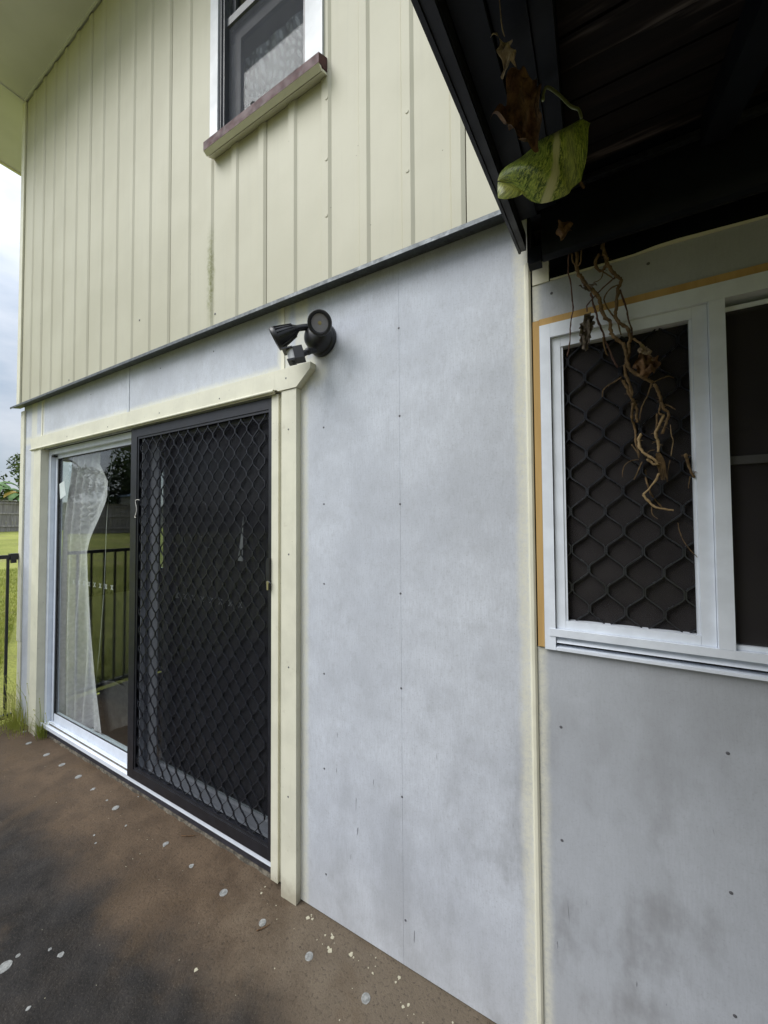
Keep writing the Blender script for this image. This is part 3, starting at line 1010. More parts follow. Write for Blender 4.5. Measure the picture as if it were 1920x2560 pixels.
# ================================================================== upper window
uw = node_part('upper_window', house, 'dark framed upstairs window with white casing and a maroon sill')
boxo('casing', (-1.6195, -1.562, -0.046, -0.0400, 3.40, 4.74), M_WHITEPAINT, uw, 0.002)
boxo('casing', (-0.9800, -0.912, -0.046, -0.0400, 3.40, 4.74), M_WHITEPAINT, uw, 0.002)
boxo('casing', (-1.6195, -0.912, -0.046, -0.0400, 4.7405, 4.81), M_WHITEPAINT, uw, 0.002)
boxo('reveal', [(-1.6190, -1.5625, -0.0395, 0.05, 3.41, 4.74), (-0.9795, -0.9125, -0.0395, 0.05, 3.41, 4.74), (-1.5620, -0.98, -0.0395, 0.05, 4.70, 4.74)], M_WHITEPAINT, uw, 0)
boxo('casing_bead', (-1.0065, -0.9802, -0.041, -0.015, 3.42, 4.70), M_WHITEPAINT, uw, 0.002)
bm = bmesh.new()
prism(bm, [(-0.089, 3.4065), (-0.029, 3.4460), (0.06, 3.49), (0.06, 3.440), (-0.029, 3.3830), (-0.089, 3.3640)], 'x', -1.606, -0.8955)
sill = obj('sill', bm, M_MAROON, uw, 0.002, label='maroon painted window sill, cream underneath')
bm = bmesh.new()      # cream underside with its drip groove
prism(bm, [(-0.0885, 3.3636), (-0.072, 3.3690), (-0.0655, 3.3560), (-0.0690, 3.3515)], 'x', -1.6062, -0.8965)
prism(bm, [(-0.0640, 3.3655), (-0.0290, 3.3823), (-0.0290, 3.3725), (-0.0640, 3.3545)], 'x', -1.6062, -0.8965)
obj('sill_underside', bm, M_CREAM, sill, 0.0008)
boxo('window_frame', [(-1.5618, -1.548, -0.036, -0.012, 3.455, 4.70), (-1.547, -1.535, -0.028, 0.0, 3.455, 4.70), (-1.020, -1.0067, -0.036, 0.0, 3.44, 4.70), (-1.548, -1.020, -0.012, 0.015, 3.47, 3.50)], M_DARKAL, uw, 0.001)
boxo('sash_rail', (-1.534, -1.021, -0.012, 0.012, 4.035, 4.075), M_GREYAL, uw, 0.003)
boxo('sash_rail', (-1.534, -1.021, 0.013, 0.03, 3.96, 4.034), M_DARKAL, uw, 0.002)
boxo('sash_stile', [(-1.534, -1.505, 0.012, 0.03, 3.46, 3.959)], M_GREYAL, uw, 0.003)
boxo('sash_stile', [(-1.5045, -1.463, 0.010, 0.03, 3.46, 3.959)], M_DARKAL, uw, 0.003)
boxo('sash_stile', [(-1.040, -1.021, 0.012, 0.03, 3.46, 3.959)], M_DARKAL, uw, 0.003)
boxo('sash_stile', (-1.5345, -1.505, 0.013, 0.03, 4.076, 4.70), M_DARKAL, uw, 0.003)
boxo('sash_stile', (-1.05, -1.021, 0.013, 0.03, 4.076, 4.70), M_DARKAL, uw, 0.003)
boxo('glass_pane', (-1.462, -1.041, 0.020, 0.023, 3.46, 3.959), M_GLASS, uw, 0)
boxo('glass_pane', (-1.5045, -1.051, 0.020, 0.023, 4.076, 4.70), M_GLASS, uw, 0)
boxo('fly_screen', [(-1.5335, -1.0215, -0.004, -0.0035, 3.50, 4.034)], M_SCREEN3, uw, 0)
bm = bmesh.new()
tube(bm, cr([(-1.365, 0.0, 3.500), (-1.363, -0.012, 3.525), (-1.350, -0.016, 3.538), (-1.337, -0.012, 3.525), (-1.337, 0.0, 3.505)]), 0.0035, 6)
obj('latch', bm, M_BLACK, uw, smooth=True)

# ================================================================== sliding window (right)
sw = node_part('sliding_window', house, 'white aluminium sliding window with coarse black diamond grille')
FX0, FX1, FZ0, FZ1 = -0.1195, 0.92, 1.1785, 2.1395
boxo('reveal_strip', (-0.1385, -0.1205, -0.008, 0.03, 1.1825, 2.158), M_TAN, sw, 0.001, label='tan timber packing strip on the left side')
boxo('reveal_strip', (-0.1200, FX1, -0.008, 0.03, 2.1405, 2.161), M_TAN, sw, 0.001, label='tan timber packing strip along the top')
boxo('window_frame', (FX0, -0.0905, -0.012, 0.06, FZ0, FZ1), M_WHITE, sw, 0.0012)
boxo('window_frame', (-0.0900, FX1, -0.0125, 0.06, 2.0985, FZ1), M_WHITE, sw, 0.0012)
boxo('window_frame', (0.89, FX1, -0.012, 0.06, FZ0, 2.098), M_WHITE, sw, 0.0012)
boxo('sill_rail', (-0.1065, 0.8895, -0.0145, 0.06, 1.2190, 1.2400), M_WHITE, sw, 0.002)
bm = bmesh.new()
prism(bm, [(-0.0145, 1.1795), (-0.0145, 1.1875), (0.018, 1.1895), (0.018, 1.1995), (-0.009, 1.2005), (0.012, 1.2185), (0.06, 1.2185), (0.06, 1.1795)], 'x', -0.0895, 0.8895)
obj('sill_track', bm, M_WHITE, sw, 0.0006)
boxo('track_gap', (-0.0890, 0.8890, 0.0150, 0.0175, 1.1890, 1.2000), M_RUBBER, sw, 0)
boxo('sash', [(-0.0885, -0.0640, -0.002, 0.028, 1.2405, 2.0975)], M_WHITE, sw, 0.0015)
boxo('sash', (-0.0635, 0.2400, -0.002, 0.028, 2.0680, 2.0975), M_WHITE, sw, 0.0015)
boxo('sash', (-0.0635, 0.2400, -0.002, 0.028, 1.2405, 1.2640), M_WHITE, sw, 0.0015)
boxo('sash', [(0.2405, 0.2700, -0.002, 0.028, 1.2405, 2.0975)], M_WHITE, sw, 0.0015)
boxo('sash_bead', [(-0.0637, -0.0575, 0.001, 0.012, 1.2645, 2.0675), (0.2345, 0.2402, 0.001, 0.012, 1.2645, 2.0675)], M_WHITE, sw, 0.001)
boxo('mullion', (0.2710, 0.3020, -0.0135, 0.06, 1.2405, 2.0975), M_WHITE, sw, 0.0015)
GL, GR, GB, GT = -0.0635, 0.2400, 1.2642, 2.0678
xcol, zc, pch, dx = -0.0460, 1.692, 0.1110, 0.04330
for k in range(-1, 8):
    xa = xcol + k * dx
    xb = xa + dx
    za = zc if k % 2 == 0 else zc - pch / 2
    bm = bmesh.new()
    strand_mesh(bm, xa, xb, za, pch, GB, GT, 0.0034, 0.0075, 0.017, 0.0095)
    for v in list(bm.verts):
        v.co.x = min(max(v.co.x, GL), GR)
    obj('grille_strand', bm, M_GRILLE, sw, 0.0006)
boxo('fly_screen', (GL, GR, 0.0245, 0.0250, GB, GT), M_SCREEN2, sw, 0)
boxo('glass_pane', (GL, GR, 0.0420, 0.0450, GB, GT), M_GLASS, sw, 0)
boxo('panel_rail', (0.3025, 0.8890, 0.006, 0.032, 2.0700, 2.0815), M_WHITE, sw, 0.001)
boxo('panel_rail', (0.3025, 0.8890, -0.002, 0.032, 1.2405, 1.2520), M_WHITE, sw, 0.001)
boxo('glass_pane', (0.3025, 0.8890, 0.0200, 0.0230, 1.2525, 2.0695), M_GLASS, sw, 0)
boxo('fly_screen', (0.3025, 0.8890, 0.0070, 0.0075, 1.2525, 2.0695), M_SCREEN2, sw, 0)
boxo('reflected_rail', (0.3025, 0.8890, -0.001, 0.0065, 1.688, 1.708), M_REFLRAIL, sw, 0.001)  # solid bar added to imitate the patio rail's reflection in the glass

# mortar fillet under the door sill
bm = bmesh.new()
N = 90
pr = []
for i in range(N + 1):
    x = -3.62 + (2.42) * i / N
    w = 0.006 + 0.006 * random.random()
    h = 0.010 + 0.008 * random.random()
    pr.append([bm.verts.new((x, y, z)) for y, z in ((0.020, -0.002), (0.020 - w * 1.3, -0.002), (0.020 - w, h * 0.7), (0.020, h))])
for a, b in zip(pr, pr[1:]):
    for i in range(4):
        bm.faces.new((a[i], b[i], b[(i + 1) % 4], a[(i + 1) % 4]))
bm.faces.new(pr[0]); bm.faces.new(pr[-1][::-1])
obj('mortar_fillet', bm, M_MORTAR, house)

# ================================================================== patio roof, sloping down away from the wall
pr_ = thing('patio_roof', 'low dark painted patio roof overhead, its board ceiling nearly black', 'roof', (1.0, -0.6, 2.3))
SLOPE = 0.255


def rz(y, h=0.0):
    return 2.365 + SLOPE * (y + 0.03) + h


def slant(bm, x0, x1, y0, y1, h0, h1):
    """a bar that follows the roof slope"""
    v = []
    for h in (h0, h1):
        for y in (y0, y1):
            for x in (x0, x1):
                v.append(bm.verts.new((x, y, rz(y, h))))
    for f in ((0, 2, 3, 1), (4, 5, 7, 6), (0, 1, 5, 4), (2, 6, 7, 3), (0, 4, 6, 2), (1, 3, 7, 5)):
        bm.faces.new([v[i] for i in f])


def slanto(name, b, mat, bevel=0.0, label=None):
    bm = bmesh.new()
    for q in (b if isinstance(b, list) else [b]):
        slant(bm, *q)
    return obj(name, bm, mat, pr_, bevel, label=label)


YE = -2.3
slanto('barge_capping', [(-0.171, -0.1645, YE, -0.033, 0.0, 0.17), (-0.164, -0.149, YE, -0.036, 0.004, 0.014), (-0.1535, -0.1485, YE, -0.040, 0.0145, 0.05)], M_BARGE, 0.0008)
slanto('soffit_strip', (-0.147, -0.107, YE, -0.150, 0.040, 0.052), M_NAVY, 0.001)
slanto('soffit_strip', (-0.1045, -0.060, YE, -0.150, 0.050, 0.060), M_NAVY, 0.001)
slanto('rafter', (-0.0585, -0.030, YE, -0.150, 0.055, 0.115), M_NAVY, 0.002)
slanto('rafter', (0.235, 0.285, YE, -0.150, 0.052, 0.115), M_NAVY, 0.003)
slanto('rafter', (0.85, 0.90, YE, -0.150, 0.052, 0.115), M_NAVY, 0.003)
slanto('rafter', (1.45, 1.50, YE, -0.150, 0.052, 0.115), M_NAVY, 0.003)
y = -0.151
i = 0
while y > YE:
    w = 0.066 + 0.010 * random.random()
    hh = 0.1165 + 0.004 * random.random()
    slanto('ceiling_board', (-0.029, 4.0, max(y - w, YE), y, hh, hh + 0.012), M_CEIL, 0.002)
    y -= w + 0.003 + 0.004 * random.random()
    i += 1
slanto('roof_sheet', (-0.170, 4.1, YE - 0.04, -0.034, 0.171, 0.178), M_GALV)
slanto('roof_lining', (-0.145, 4.0, YE, -0.036, 0.150, 0.165), M_NAVY)
slanto('fascia', (-0.171, 4.1, YE - 0.035, YE - 0.001, -0.02, 0.17), M_NAVY, 0.002)
# ledger beam along the wall with a worn, rounded lower edge
bm = bmesh.new()
prism(bm, [(-0.080, 2.292), (-0.090, 2.279), (-0.104, 2.275), (-0.120, 2.279), (-0.129, 2.292), (-0.132, 2.31), (-0.132, 2.42), (-0.080, 2.42)], 'x', -0.098, 4.0)
obj('ledger_beam', bm, M_NAVY, pr_, 0.0, smooth=True)
boxo('post', [(2.3, 2.39, YE + 0.02, YE + 0.11, 0.001, 1.80)], M_NAVY, pr_, 0.004)

# ================================================================== twin floodlight with sensor
fl = thing('floodlight', 'black twin head security floodlight with motion sensor above the door corner', 'light', (-0.945, 0, 2.30))
bm = bmesh.new()
lathe(bm, [(0.0, 0.0005), (0.066, 0.0005), (0.068, 0.004), (0.067, 0.018), (0.063, 0.023), (0.061, 0.024), (0.059, 0.030), (0.057, 0.045), (0.051, 0.060), (0.040, 0.071), (0.022, 0.078), (0.0, 0.080)], frame_at((-0.945, 0, 2.303), (0, -1, 0)), 40)
base = obj('base', bm, M_FLOOD, fl, smooth=True)
bm = bmesh.new()
lathe(bm, [(0, 0.001), (0.006, 0.001), (0.006, 0)], frame_at((-0.994, -0.050, 2.305), (-0.8, -0.55, 0.0)), 12)
obj('cable_plug', bm, M_RUBBER, base, smooth=True)


def lamp_head(front, n, root, R0=0.0445):
    n = Vector(n).normalized()
    front = Vector(front)
    L = 0.098
    F = frame_at(front - n * L, n)
    bm = bmesh.new()
    lathe(bm, [(0.0, -0.004), (0.013, -0.003), (0.0165, 0.004), (0.022, 0.012), (0.0285, 0.032), (0.0345, 0.055), (0.039, 0.078), (0.0400, 0.082)], F, 30)
    for q in range(16):      # cooling fins
        a = 2 * math.pi * q / 16
        c, s_ = math.cos(a), math.sin(a)
        def P(r_, t, h):
            return F @ Vector((r_ * c - t * s_, r_ * s_ + t * c, h))
        lo = [(0.021, 0.012), (0.0385, 0.081)]
        hi = [(0.0265, 0.014), (0.0440, 0.081)]
        v = [bm.verts.new(P(r_, t, h)) for t in (-0.0011, 0.0011) for (r_, h) in (lo[0], lo[1], hi[1], hi[0])]
        for f in ((0, 1, 2, 3), (7, 6, 5, 4), (0, 4, 5, 1), (1, 5, 6, 2), (2, 6, 7, 3), (3, 7, 4, 0)):
            bm.faces.new([v[i] for i in f])
    head_ = obj('lamp_head', bm, M_FLOOD, fl, smooth=True)
    bm = bmesh.new()
    lathe(bm, [(0.0395, 0.081), (R0, 0.083), (R0 + 0.001, 0.086), (R0 + 0.0005, 0.097), (R0 - 0.002, 0.100), (R0 - 0.0085, 0.100), (R0 - 0.0125, 0.094), (R0 - 0.0135, 0.088)], F, 36)
    obj('bezel', bm, M_FLOOD, head_, smooth=True)
    bm = bmesh.new()
    lathe(bm, [(0.0, 0.0905), (0.018, 0.0905), (R0 - 0.0128, 0.0905)], F, 30)
    obj('lens', bm, M_GLAZE, head_, smooth=True)
    bm = bmesh.new()
    lathe(bm, [(0.0, 0.0912), (0.006, 0.0912), (0.007, 0.0907)], F, 14)
    obj('led', bm, M_LED, head_, smooth=True)
    bm = bmesh.new()
    back = front - n * (L + 0.002)
    mid = (back + Vector(root)) * 0.5 + (back - front).normalized() * 0.014
    tube(bm, cr([front - n * (L - 0.006), back, mid, root], 5), 0.0125, 12)
    obj('knuckle', bm, M_FLOOD, head_, smooth=True)


lamp_head((-0.853, -0.140, 2.287), (0.40, -0.80, -0.45), (-0.925, -0.052, 2.338))
lamp_head((-1.066, -0.150, 2.274), (-0.72, -0.50, -0.48), (-0.965, -0.052, 2.335))
# sensor box on a ball joint
sn = Vector((-0.82, -0.52, -0.22)).normalized()
SF = frame_at((-0.975, -0.128, 2.199), sn)
bm = bmesh.new()
def sbox(x0, x1, y0, y1, z0, z1):
    v = [bm.verts.new(SF @ Vector((x, y, z))) for z in (z0, z1) for y in (y0, y1) for x in (x0, x1)]
    for f in ((0, 2, 3, 1), (4, 5, 7, 6), (0, 1, 5, 4), (2, 6, 7, 3), (0, 4, 6, 2), (1, 3, 7, 5)):
        bm.faces.new([v[i] for i in f])
sbox(-0.026, 0.026, -0.022, 0.024, -0.030, 0.006)
sbox(-0.028, 0.028, 0.0205, 0.026, 0.0065, 0.047)
sbox(-0.024, 0.024, -0.0255, -0.018, 0.0065, 0.036)
sbox(-0.010, -0.004, -0.0275, -0.0258, 0.010, 0.022)
sbox(0.004, 0.010, -0.0275, -0.0258, 0.010, 0.022)
sens = obj('sensor', bm, M_FLOOD, fl, 0.0015)
bm = bmesh.new()
SL_ = [(0.022 * math.sin(a), 0.0065 + 0.027 * math.cos(a)) for a in [math.radians(t) for t in range(-90, 91, 18)]]
top, bot = [], []
for (px, pz) in SL_:
    top.append(bm.verts.new(SF @ Vector((px, 0.0200, pz))))
    bot.append(bm.verts.new(SF @ Vector((px, -0.0176, pz))))
for i in range(len(top) - 1):
    bm.faces.new((bot[i], bot[i + 1], top[i + 1], top[i]))
bm.faces.new(top); bm.faces.new(bot[::-1])
obj('sensor_lens', bm, M_PIR, sens)
bm = bmesh.new()
tube(bm, [(-0.957, -0.112, 2.206), (-0.943, -0.092, 2.222), (-0.940, -0.060, 2.236)], 0.011, 12)
bmesh.ops.create_icosphere(bm, subdivisions=2, radius=0.0145, matrix=Matrix.Translation((-0.9445, -0.094, 2.221)))
obj('ball_joint', bm, M_FLOOD, sens, smooth=True)

# ================================================================== pool fence at the slab edge
pf = thing('pool_fence', 'black tubular metal pool fence fixed to the house corner', 'fence', (-4.04, -0.5, 0))
boxo('rail', (-4.056, -4.024, -3.2, -0.030, 1.282, 1.312), M_BLACK, pf, 0.003)
boxo('rail', (-4.056, -4.024, -3.2, -0.030, 0.032, 0.062), M_BLACK, pf, 0.003)
ys_ = [-0.068, -0.172, -0.276, -0.382] + [-0.487 - 0.0913 * k for k in range(30)]
pk = None
for yy in ys_:
    if pk is None:
        pk = boxo('picket', (-4.048, -4.032, -0.008, 0.008, 0.0625, 1.2815), M_BLACK, pf, 0.002)
        pk.location = (0, yy, 0)
    else:
        o = pk.copy(); COL.objects.link(o); o.location = (0, yy, 0)
bm = bmesh.new()
box(bm, -4.066, -4.014, -0.060, -0.0125, 1.272, 1.322)
box(bm, -4.052, -4.028, -0.052, -0.020, 1.246, 1.2715)
obj('bracket', bm, M_BLACK, pf, 0.004)

# ================================================================== back paling fence
def paling_fence(label, A0, A1, loc, step=0.15):
    dv = (A1 - A0).normalized()
    nrm = Vector((-dv.y, dv.x))          # faces the house
    if nrm.dot(Vector((-2, 0)) - A0) < 0:
        nrm = -nrm
    Lf = (A1 - A0).length
    fe = thing('paling_fence', label, 'fence', loc)

    def fbox(bm, t0, t1, d0, d1, z0, z1):
        v = []
        for z in (z0, z1):
            for d in (d0, d1):
                for tt in (t0, t1):
                    p = A0 + dv * tt + nrm * d
                    v.append(bm.verts.new((p.x, p.y, z)))
        for f in ((0, 2, 3, 1), (4, 5, 7, 6), (0, 1, 5, 4), (2, 6, 7, 3), (0, 4, 6, 2), (1, 3, 7, 5)):
            bm.faces.new([v[i] for i in f])

    def gz(t):
        p = A0 + dv * t
        return lawn_z(p.x, p.y)
    bm = bmesh.new()
    t = 0.0
    while t < Lf:
        zb = gz(t)
        fbox(bm, t, t + 0.135 + 0.01 * random.random(), -0.010 * random.random(), 0.010, zb - 0.05, zb + 1.78 + 0.03 * random.random())
        t += step
    obj('palings', bm, M_FENCE, fe, kind='stuff')
    for zr in (0.28, 1.02, 1.62):
        bm = bmesh.new()
        t = 0.0
        while t < Lf:
            zb = gz(t + 1.2)
            fbox(bm, t, t + 2.4, 0.011, 0.055, zb + zr, zb + zr + 0.09)
            t += 2.41
        obj('rail', bm, M_FENCE, fe)
    bm = bmesh.new()
    t = 0.0
    while t < Lf:
        zb = gz(t + 1.2)
        fbox(bm, t, t + 2.4, -0.03, 0.10, zb + 1.815, zb + 1.845)
        t += 2.41
    obj('capping', bm, M_FENCE, fe)


paling_fence('weathered grey timber paling fence across the back of the lawn', Vector((-33.5, 25.0)), Vector((-24.3, -21.0)), (-30, 7.2, 1.1))
paling_fence('grey timber paling fence mirrored in the sliding window', Vector((-24.2, -21.2)), Vector((20.0, -9.0)), (0, -14.5, 0))

# ================================================================== trees, palms, shed behind the fence
def leaf_cloud(bm, centres, n, size, flat=0.0):
    for _ in range(n):
        c, rad = random.choice(centres)
        d = Vector((random.gauss(0, 1), random.gauss(0, 1), random.gauss(0, 1))).normalized() * rad * (0.45 + 0.55 * random.random() ** 0.5)
        d.z *= 0.8
        p = Vector(c) + d
        s_ = size * (0.6 + 0.8 * random.random())
        a = Vector((random.gauss(0, 1), random.gauss(0, 1), random.gauss(0, 1) * (1 - flat))).normalized()
        b = a.cross(Vector((random.gauss(0, 1), random.gauss(0, 1), random.gauss(0, 1)))).normalized()
        v = [bm.verts.new(p + a * s_), bm.verts.new(p + b * s_ * 0.4), bm.verts.new(p - a * s_), bm.verts.new(p - b * s_ * 0.4)]
        bm.faces.new(v)


def tree(name, label, cat, x, y, h, spread, mat, n, leaf, trunk=True, seed=1, group=None):
    random.seed(seed)
    z0 = lawn_z(x, y)
    tr = thing(name, label, cat, (x, y, z0), group)
    bm = bmesh.new()
    top = Vector((x + random.uniform(-.3, .3), y + random.uniform(-.3, .3), z0 + h * 0.72))
    tube(bm, cr([(x, y, z0 - 0.1), (x + 0.1, y - 0.05, z0 + h * 0.3), top], 4), 0.05 * h * 0.45 + 0.04, 8, 0.35)
    cs = []
    for k in range(12):
        a = random.uniform(0, 6.28)
        hh = z0 + h * random.uniform(0.20, 0.92)
        rr = spread * random.uniform(0.25, 0.8) * (1.15 - 0.7 * (hh - z0) / h)
        e = Vector((x + rr * math.cos(a), y + rr * math.sin(a), hh))
        st = Vector((x, y, z0 + h * random.uniform(0.25, 0.55)))
        tube(bm, cr([st, (st + e) * 0.5 + Vector((0, 0, 0.15 * h * 0.3)), e], 3), 0.018 * h * 0.3 + 0.01, 5, 0.3)
        cs.append((e, spread * random.uniform(0.28, 0.48)))
    cs.append((top + Vector((0, 0, h * 0.12)), spread * 0.4))
    obj('trunk', bm, M_BARK, tr, smooth='all')
    bm = bmesh.new()
    leaf_cloud(bm, cs, n, leaf)
    obj('crown', bm, mat, tr)
    return tr


TREES = [
    ('tree', 'tall dark evergreen tree behind the fence, widest of those mirrored in the glass', -31.5, -10.2, 9.5, 3.6, M_LEAF1, 5200, 0.20, 11),
    ('tree', 'dark tree with gaps in its crown at the left of the mirrored trees', -32.5, -6.3, 8.6, 3.0, M_LEAF1, 3600, 0.20, 12),
    ('tree', 'dark narrow tree mirrored at the right of the fixed glass pane', -30.0, -14.6, 9.8, 3.0, M_LEAF1, 3600, 0.20, 13),
    ('tree', 'feathery grey green tree far behind the fence', -37.0, -18.5, 9.0, 3.6, M_LEAF2, 3600, 0.22, 14),
]
for nm, lab, x, y, h, sp, mt, n, lf, sd in TREES:
    tree(nm, lab, 'tree', x, y, h, sp, mt, n, lf, seed=sd)
tree('shrub', 'dense dark green shrub with bare twigs rising above the paling fence', 'shrub', -33.8, 9.0, 5.3, 2.4, M_LEAF2, 4200, 0.13, seed=21)
tree('shrub', 'pale green shrub behind the fence, farther from the house corner', 'shrub', -34.8, 6.6, 5.0, 2.2, M_LEAF2, 3200, 0.13, seed=22)
random.seed(5)


def banana(label, x, y, h, seed):
    random.seed(seed)
    z0 = lawn_z(x, y)
    b = thing('banana_plant', label, 'plant', (x, y, z0), 'banana plants at the fence')
    bm = bmesh.new()
    tube(bm, [(x, y, z0 - 0.05), (x + 0.04, y, z0 + h * 0.55)], 0.10, 8, 0.6)
    obj('stem', bm, M_BANANA, b, smooth='all')
    for k in range(9):
        a = k * 0.72 + random.uniform(-0.3, 0.3)
        L = random.uniform(1.3, 1.9)
        d = Vector((math.cos(a), math.sin(a), 0))
        side = Vector((-d.y, d.x, 0))
        base_ = Vector((x, y, z0 + h * random.uniform(0.45, 0.62)))
        bm = bmesh.new()
        prev = None
        m = 14
        for i in range(m + 1):
            t_ = i / m
            p = base_ + d * (L * t_ * (1 - 0.15 * t_)) + Vector((0, 0, L * (0.75 * t_ - 0.95 * t_ * t_)))
            w = 0.24 * math.sin(math.pi * min(1, 0.06 + t_ * 0.97)) ** 0.6 * (1 if i % 2 else 0.86)
            row = [bm.verts.new(p + side * w + Vector((0, 0, -0.10 * w / 0.24))), bm.verts.new(p), bm.verts.new(p - side * w + Vector((0, 0, -0.10 * w / 0.24)))]
            if prev:
                bm.faces.new((prev[0], row[0], row[1], prev[1]))
                bm.faces.new((prev[1], row[1], row[2], prev[2]))
            prev = row
        obj('leaf', bm, M_YELLOWLEAF if k == 7 else M_BANANA, b, smooth='all')
    return b


banana('banana plant with broad arching leaves behind the paling fence', -31.4, 6.9, 4.5, 3)
banana('shorter banana plant with a yellowed leaf at the fence', -31.1, 8.0, 4.0, 8)

sh = thing('garden_shed', 'small pale metal shed with gable roof behind the fence', 'shed', (-29.6, -14.2, lawn_z(-29.6, 0)))
zz = lawn_z(-29.6, 0)
boxo('wall', (-31.0, -28.3, -15.6, -12.9, zz - 0.1, zz + 2.35), M_SHED, sh, 0)
bm = bmesh.new()
prism(bm, [(-15.75, zz + 2.351), (-12.75, zz + 2.351), (-12.75, zz + 2.40), (-14.25, zz + 2.95), (-15.75, zz + 2.40)], 'x', -31.1, -28.2)
obj('roof', bm, M_SHEDROOF, sh)

tree('tree', 'spreading dark tree beyond the fence mirrored in the sliding window', 'tree', 4.0, -17.5, 7.5, 4.0, M_LEAF1, 3600, 0.22, seed=41)
tree('tree', 'second dark tree beyond the fence mirrored in the sliding window', 'tree', 10.5, -15.5, 7.0, 3.8, M_LEAF1, 3600, 0.22, seed=42)

# ================================================================== grass
random.seed(9)
def blades(name, pts, h0, h1, w, parent=None):
    verts, faces = [], []
    for (x, y, z) in pts:
        a = random.uniform(0, 6.283)
        h = random.uniform(h0, h1)
        lx, ly = random.gauss(0, 0.45) * h, random.gauss(0, 0.45) * h
        dx, dy = math.cos(a) * w, math.sin(a) * w
        i = len(verts)
        verts += [(x - dx, y - dy, z), (x + dx, y + dy, z), (x + lx * 0.35 + dx * 0.6, y + ly * 0.35 + dy * 0.6, z + h * 0.6), (x + lx * 0.35 - dx * 0.6, y + ly * 0.35 - dy * 0.6, z + h * 0.6), (x + lx, y + ly, z + h * 0.95)]
        faces += [(i, i + 1, i + 2, i + 3), (i + 3, i + 2, i + 4)]
    me = bpy.data.meshes.new(name)
    me.from_pydata(verts, [], faces)
    me.materials.append(M_BLADE)
    o = bpy.data.objects.new(name, me)
    COL.objects.link(o)
    return o


pts = []
for _ in range(30000):       # the strip of lawn seen past the house corner
    d = 0.2 + 9 * random.random() ** 1.6
    x = -4.12 - d
    y = -0.45 + d * 0.29 + random.uniform(-0.45, 0.45) * (0.6 + 0.13 * d)
    pts.append((x, y, lawn_z(x, y) - 0.01))
for _ in range(26000):       # the lawn mirrored in the glass
    d = 0.15 + 8 * random.random() ** 1.5
    x = -4.12 - d
    y = -0.2 - random.random() * (2.0 + 0.35 * d)
    pts.append((x, y, lawn_z(x, y) - 0.01))
g = blades('grass', pts, 0.03, 0.09, 0.0035)
g['kind'] = 'stuff'
tag(g, 'short green lawn grass beyond the black pool fence', 'grass')

def tuft(label, cx, cy, n, h, spread, stemmy=0):
    tf = thing('grass_tuft', label, 'grass tuft', (cx, cy, 0), 'weeds growing at the slab edge')
    bm = bmesh.new()
    for _ in range(n):
        a = random.uniform(0, 6.283)
        r_ = abs(random.gauss(0, spread * 0.35))
        x, y = cx + r_ * math.cos(a), cy + r_ * math.sin(a) * 0.5
        hh = h * random.uniform(0.4, 1.1)
        ln = Vector((math.cos(a), min(0.1, math.sin(a)), 0)) * random.uniform(0.1, 0.9) * hh
        P = [Vector((x, y, -0.01)), Vector((x, y, 0)) + ln * 0.25 + Vector((0, 0, hh * 0.6)), Vector((x, y, 0)) + ln + Vector((0, 0, hh * random.uniform(0.55, 1.0)))]
        tube(bm, cr(P, 3), 0.0016, 3, 0.25, caps=False)
    obj('blades', bm, M_BLADE, tf)
    if stemmy:
        bm = bmesh.new()
        for _ in range(stemmy):
            a = random.uniform(0, 6.283)
            x, y = cx + random.uniform(-1, 1) * spread * 0.6, cy + random.uniform(-0.5, 0.3) * spread * 0.4
            hh = h * random.uniform(1.0, 1.9)
            e = Vector((x + random.uniform(-0.08, 0.10), y + random.uniform(-0.06, 0.02), hh))
            tube(bm, cr([(x, y, 0), (x + 0.01, y, hh * 0.6), e], 3), 0.0012, 3, caps=False)
            bmesh.ops.create_icosphere(bm, subdivisions=1, radius=0.004, matrix=Matrix.Translation(e))
        obj('seed_stems', bm, M_BLADE, tf)
    return tf

tuft('tall weedy grass with seed stems at the left house corner', -3.86, -0.06, 150, 0.22, 0.30, 26)
tuft('small grass tuft growing at the left end of the door sill', -3.53, -0.010, 60, 0.16, 0.13, 6)
tuft('low grass edging at the base of the pool fence', -4.05, -0.20, 160, 0.12, 0.30, 4)

# ================================================================== slab details
plugs = [(-3.735, -0.043, .013), (-3.51, -0.088, .016), (-3.229, -0.085, .0165), (-3.007, -0.082, .016), (-2.776, -0.085, .0165),
         (-2.294, -0.106, .016), (-1.373, -0.132, .0155), (-1.139, -0.137, .0135), (-0.906, -0.137, .0140), (-0.666, -0.139, .0145), (-1.825, -0.675, .020)]
def irregular(bm, x, y, r_, h, n=12, wob=0.12, z=0.0):
    ring = [bm.verts.new((x + r_ * (1 + random.uniform(-wob, wob)) * math.cos(2 * math.pi * k / n), y + r_ * (1 + random.uniform(-wob, wob)) * math.sin(2 * math.pi * k / n), z + h)) for k in range(n)]
    low = [bm.verts.new((x + (v.co.x - x) * 1.05, y + (v.co.y - y) * 1.05, z - 0.001)) for v in ring]
    c = bm.verts.new((x, y, z + h * 1.1))
    for k in range(n):
        bm.faces.new((ring[k], ring[(k + 1) % n], c))
        bm.faces.new((low[k], low[(k + 1) % n], ring[(k + 1) % n], ring[k]))
for x, y, r_ in plugs:
    bm = bmesh.new()
    irregular(bm, x, y, r_, 0.0016, 22, 0.03)
    irregular(bm, x + 0.001, y, r_ * 0.62, 0.0012, 14, 0.10, 0.0014)
    obj('hole_plug', bm, M_PLUG, slab)
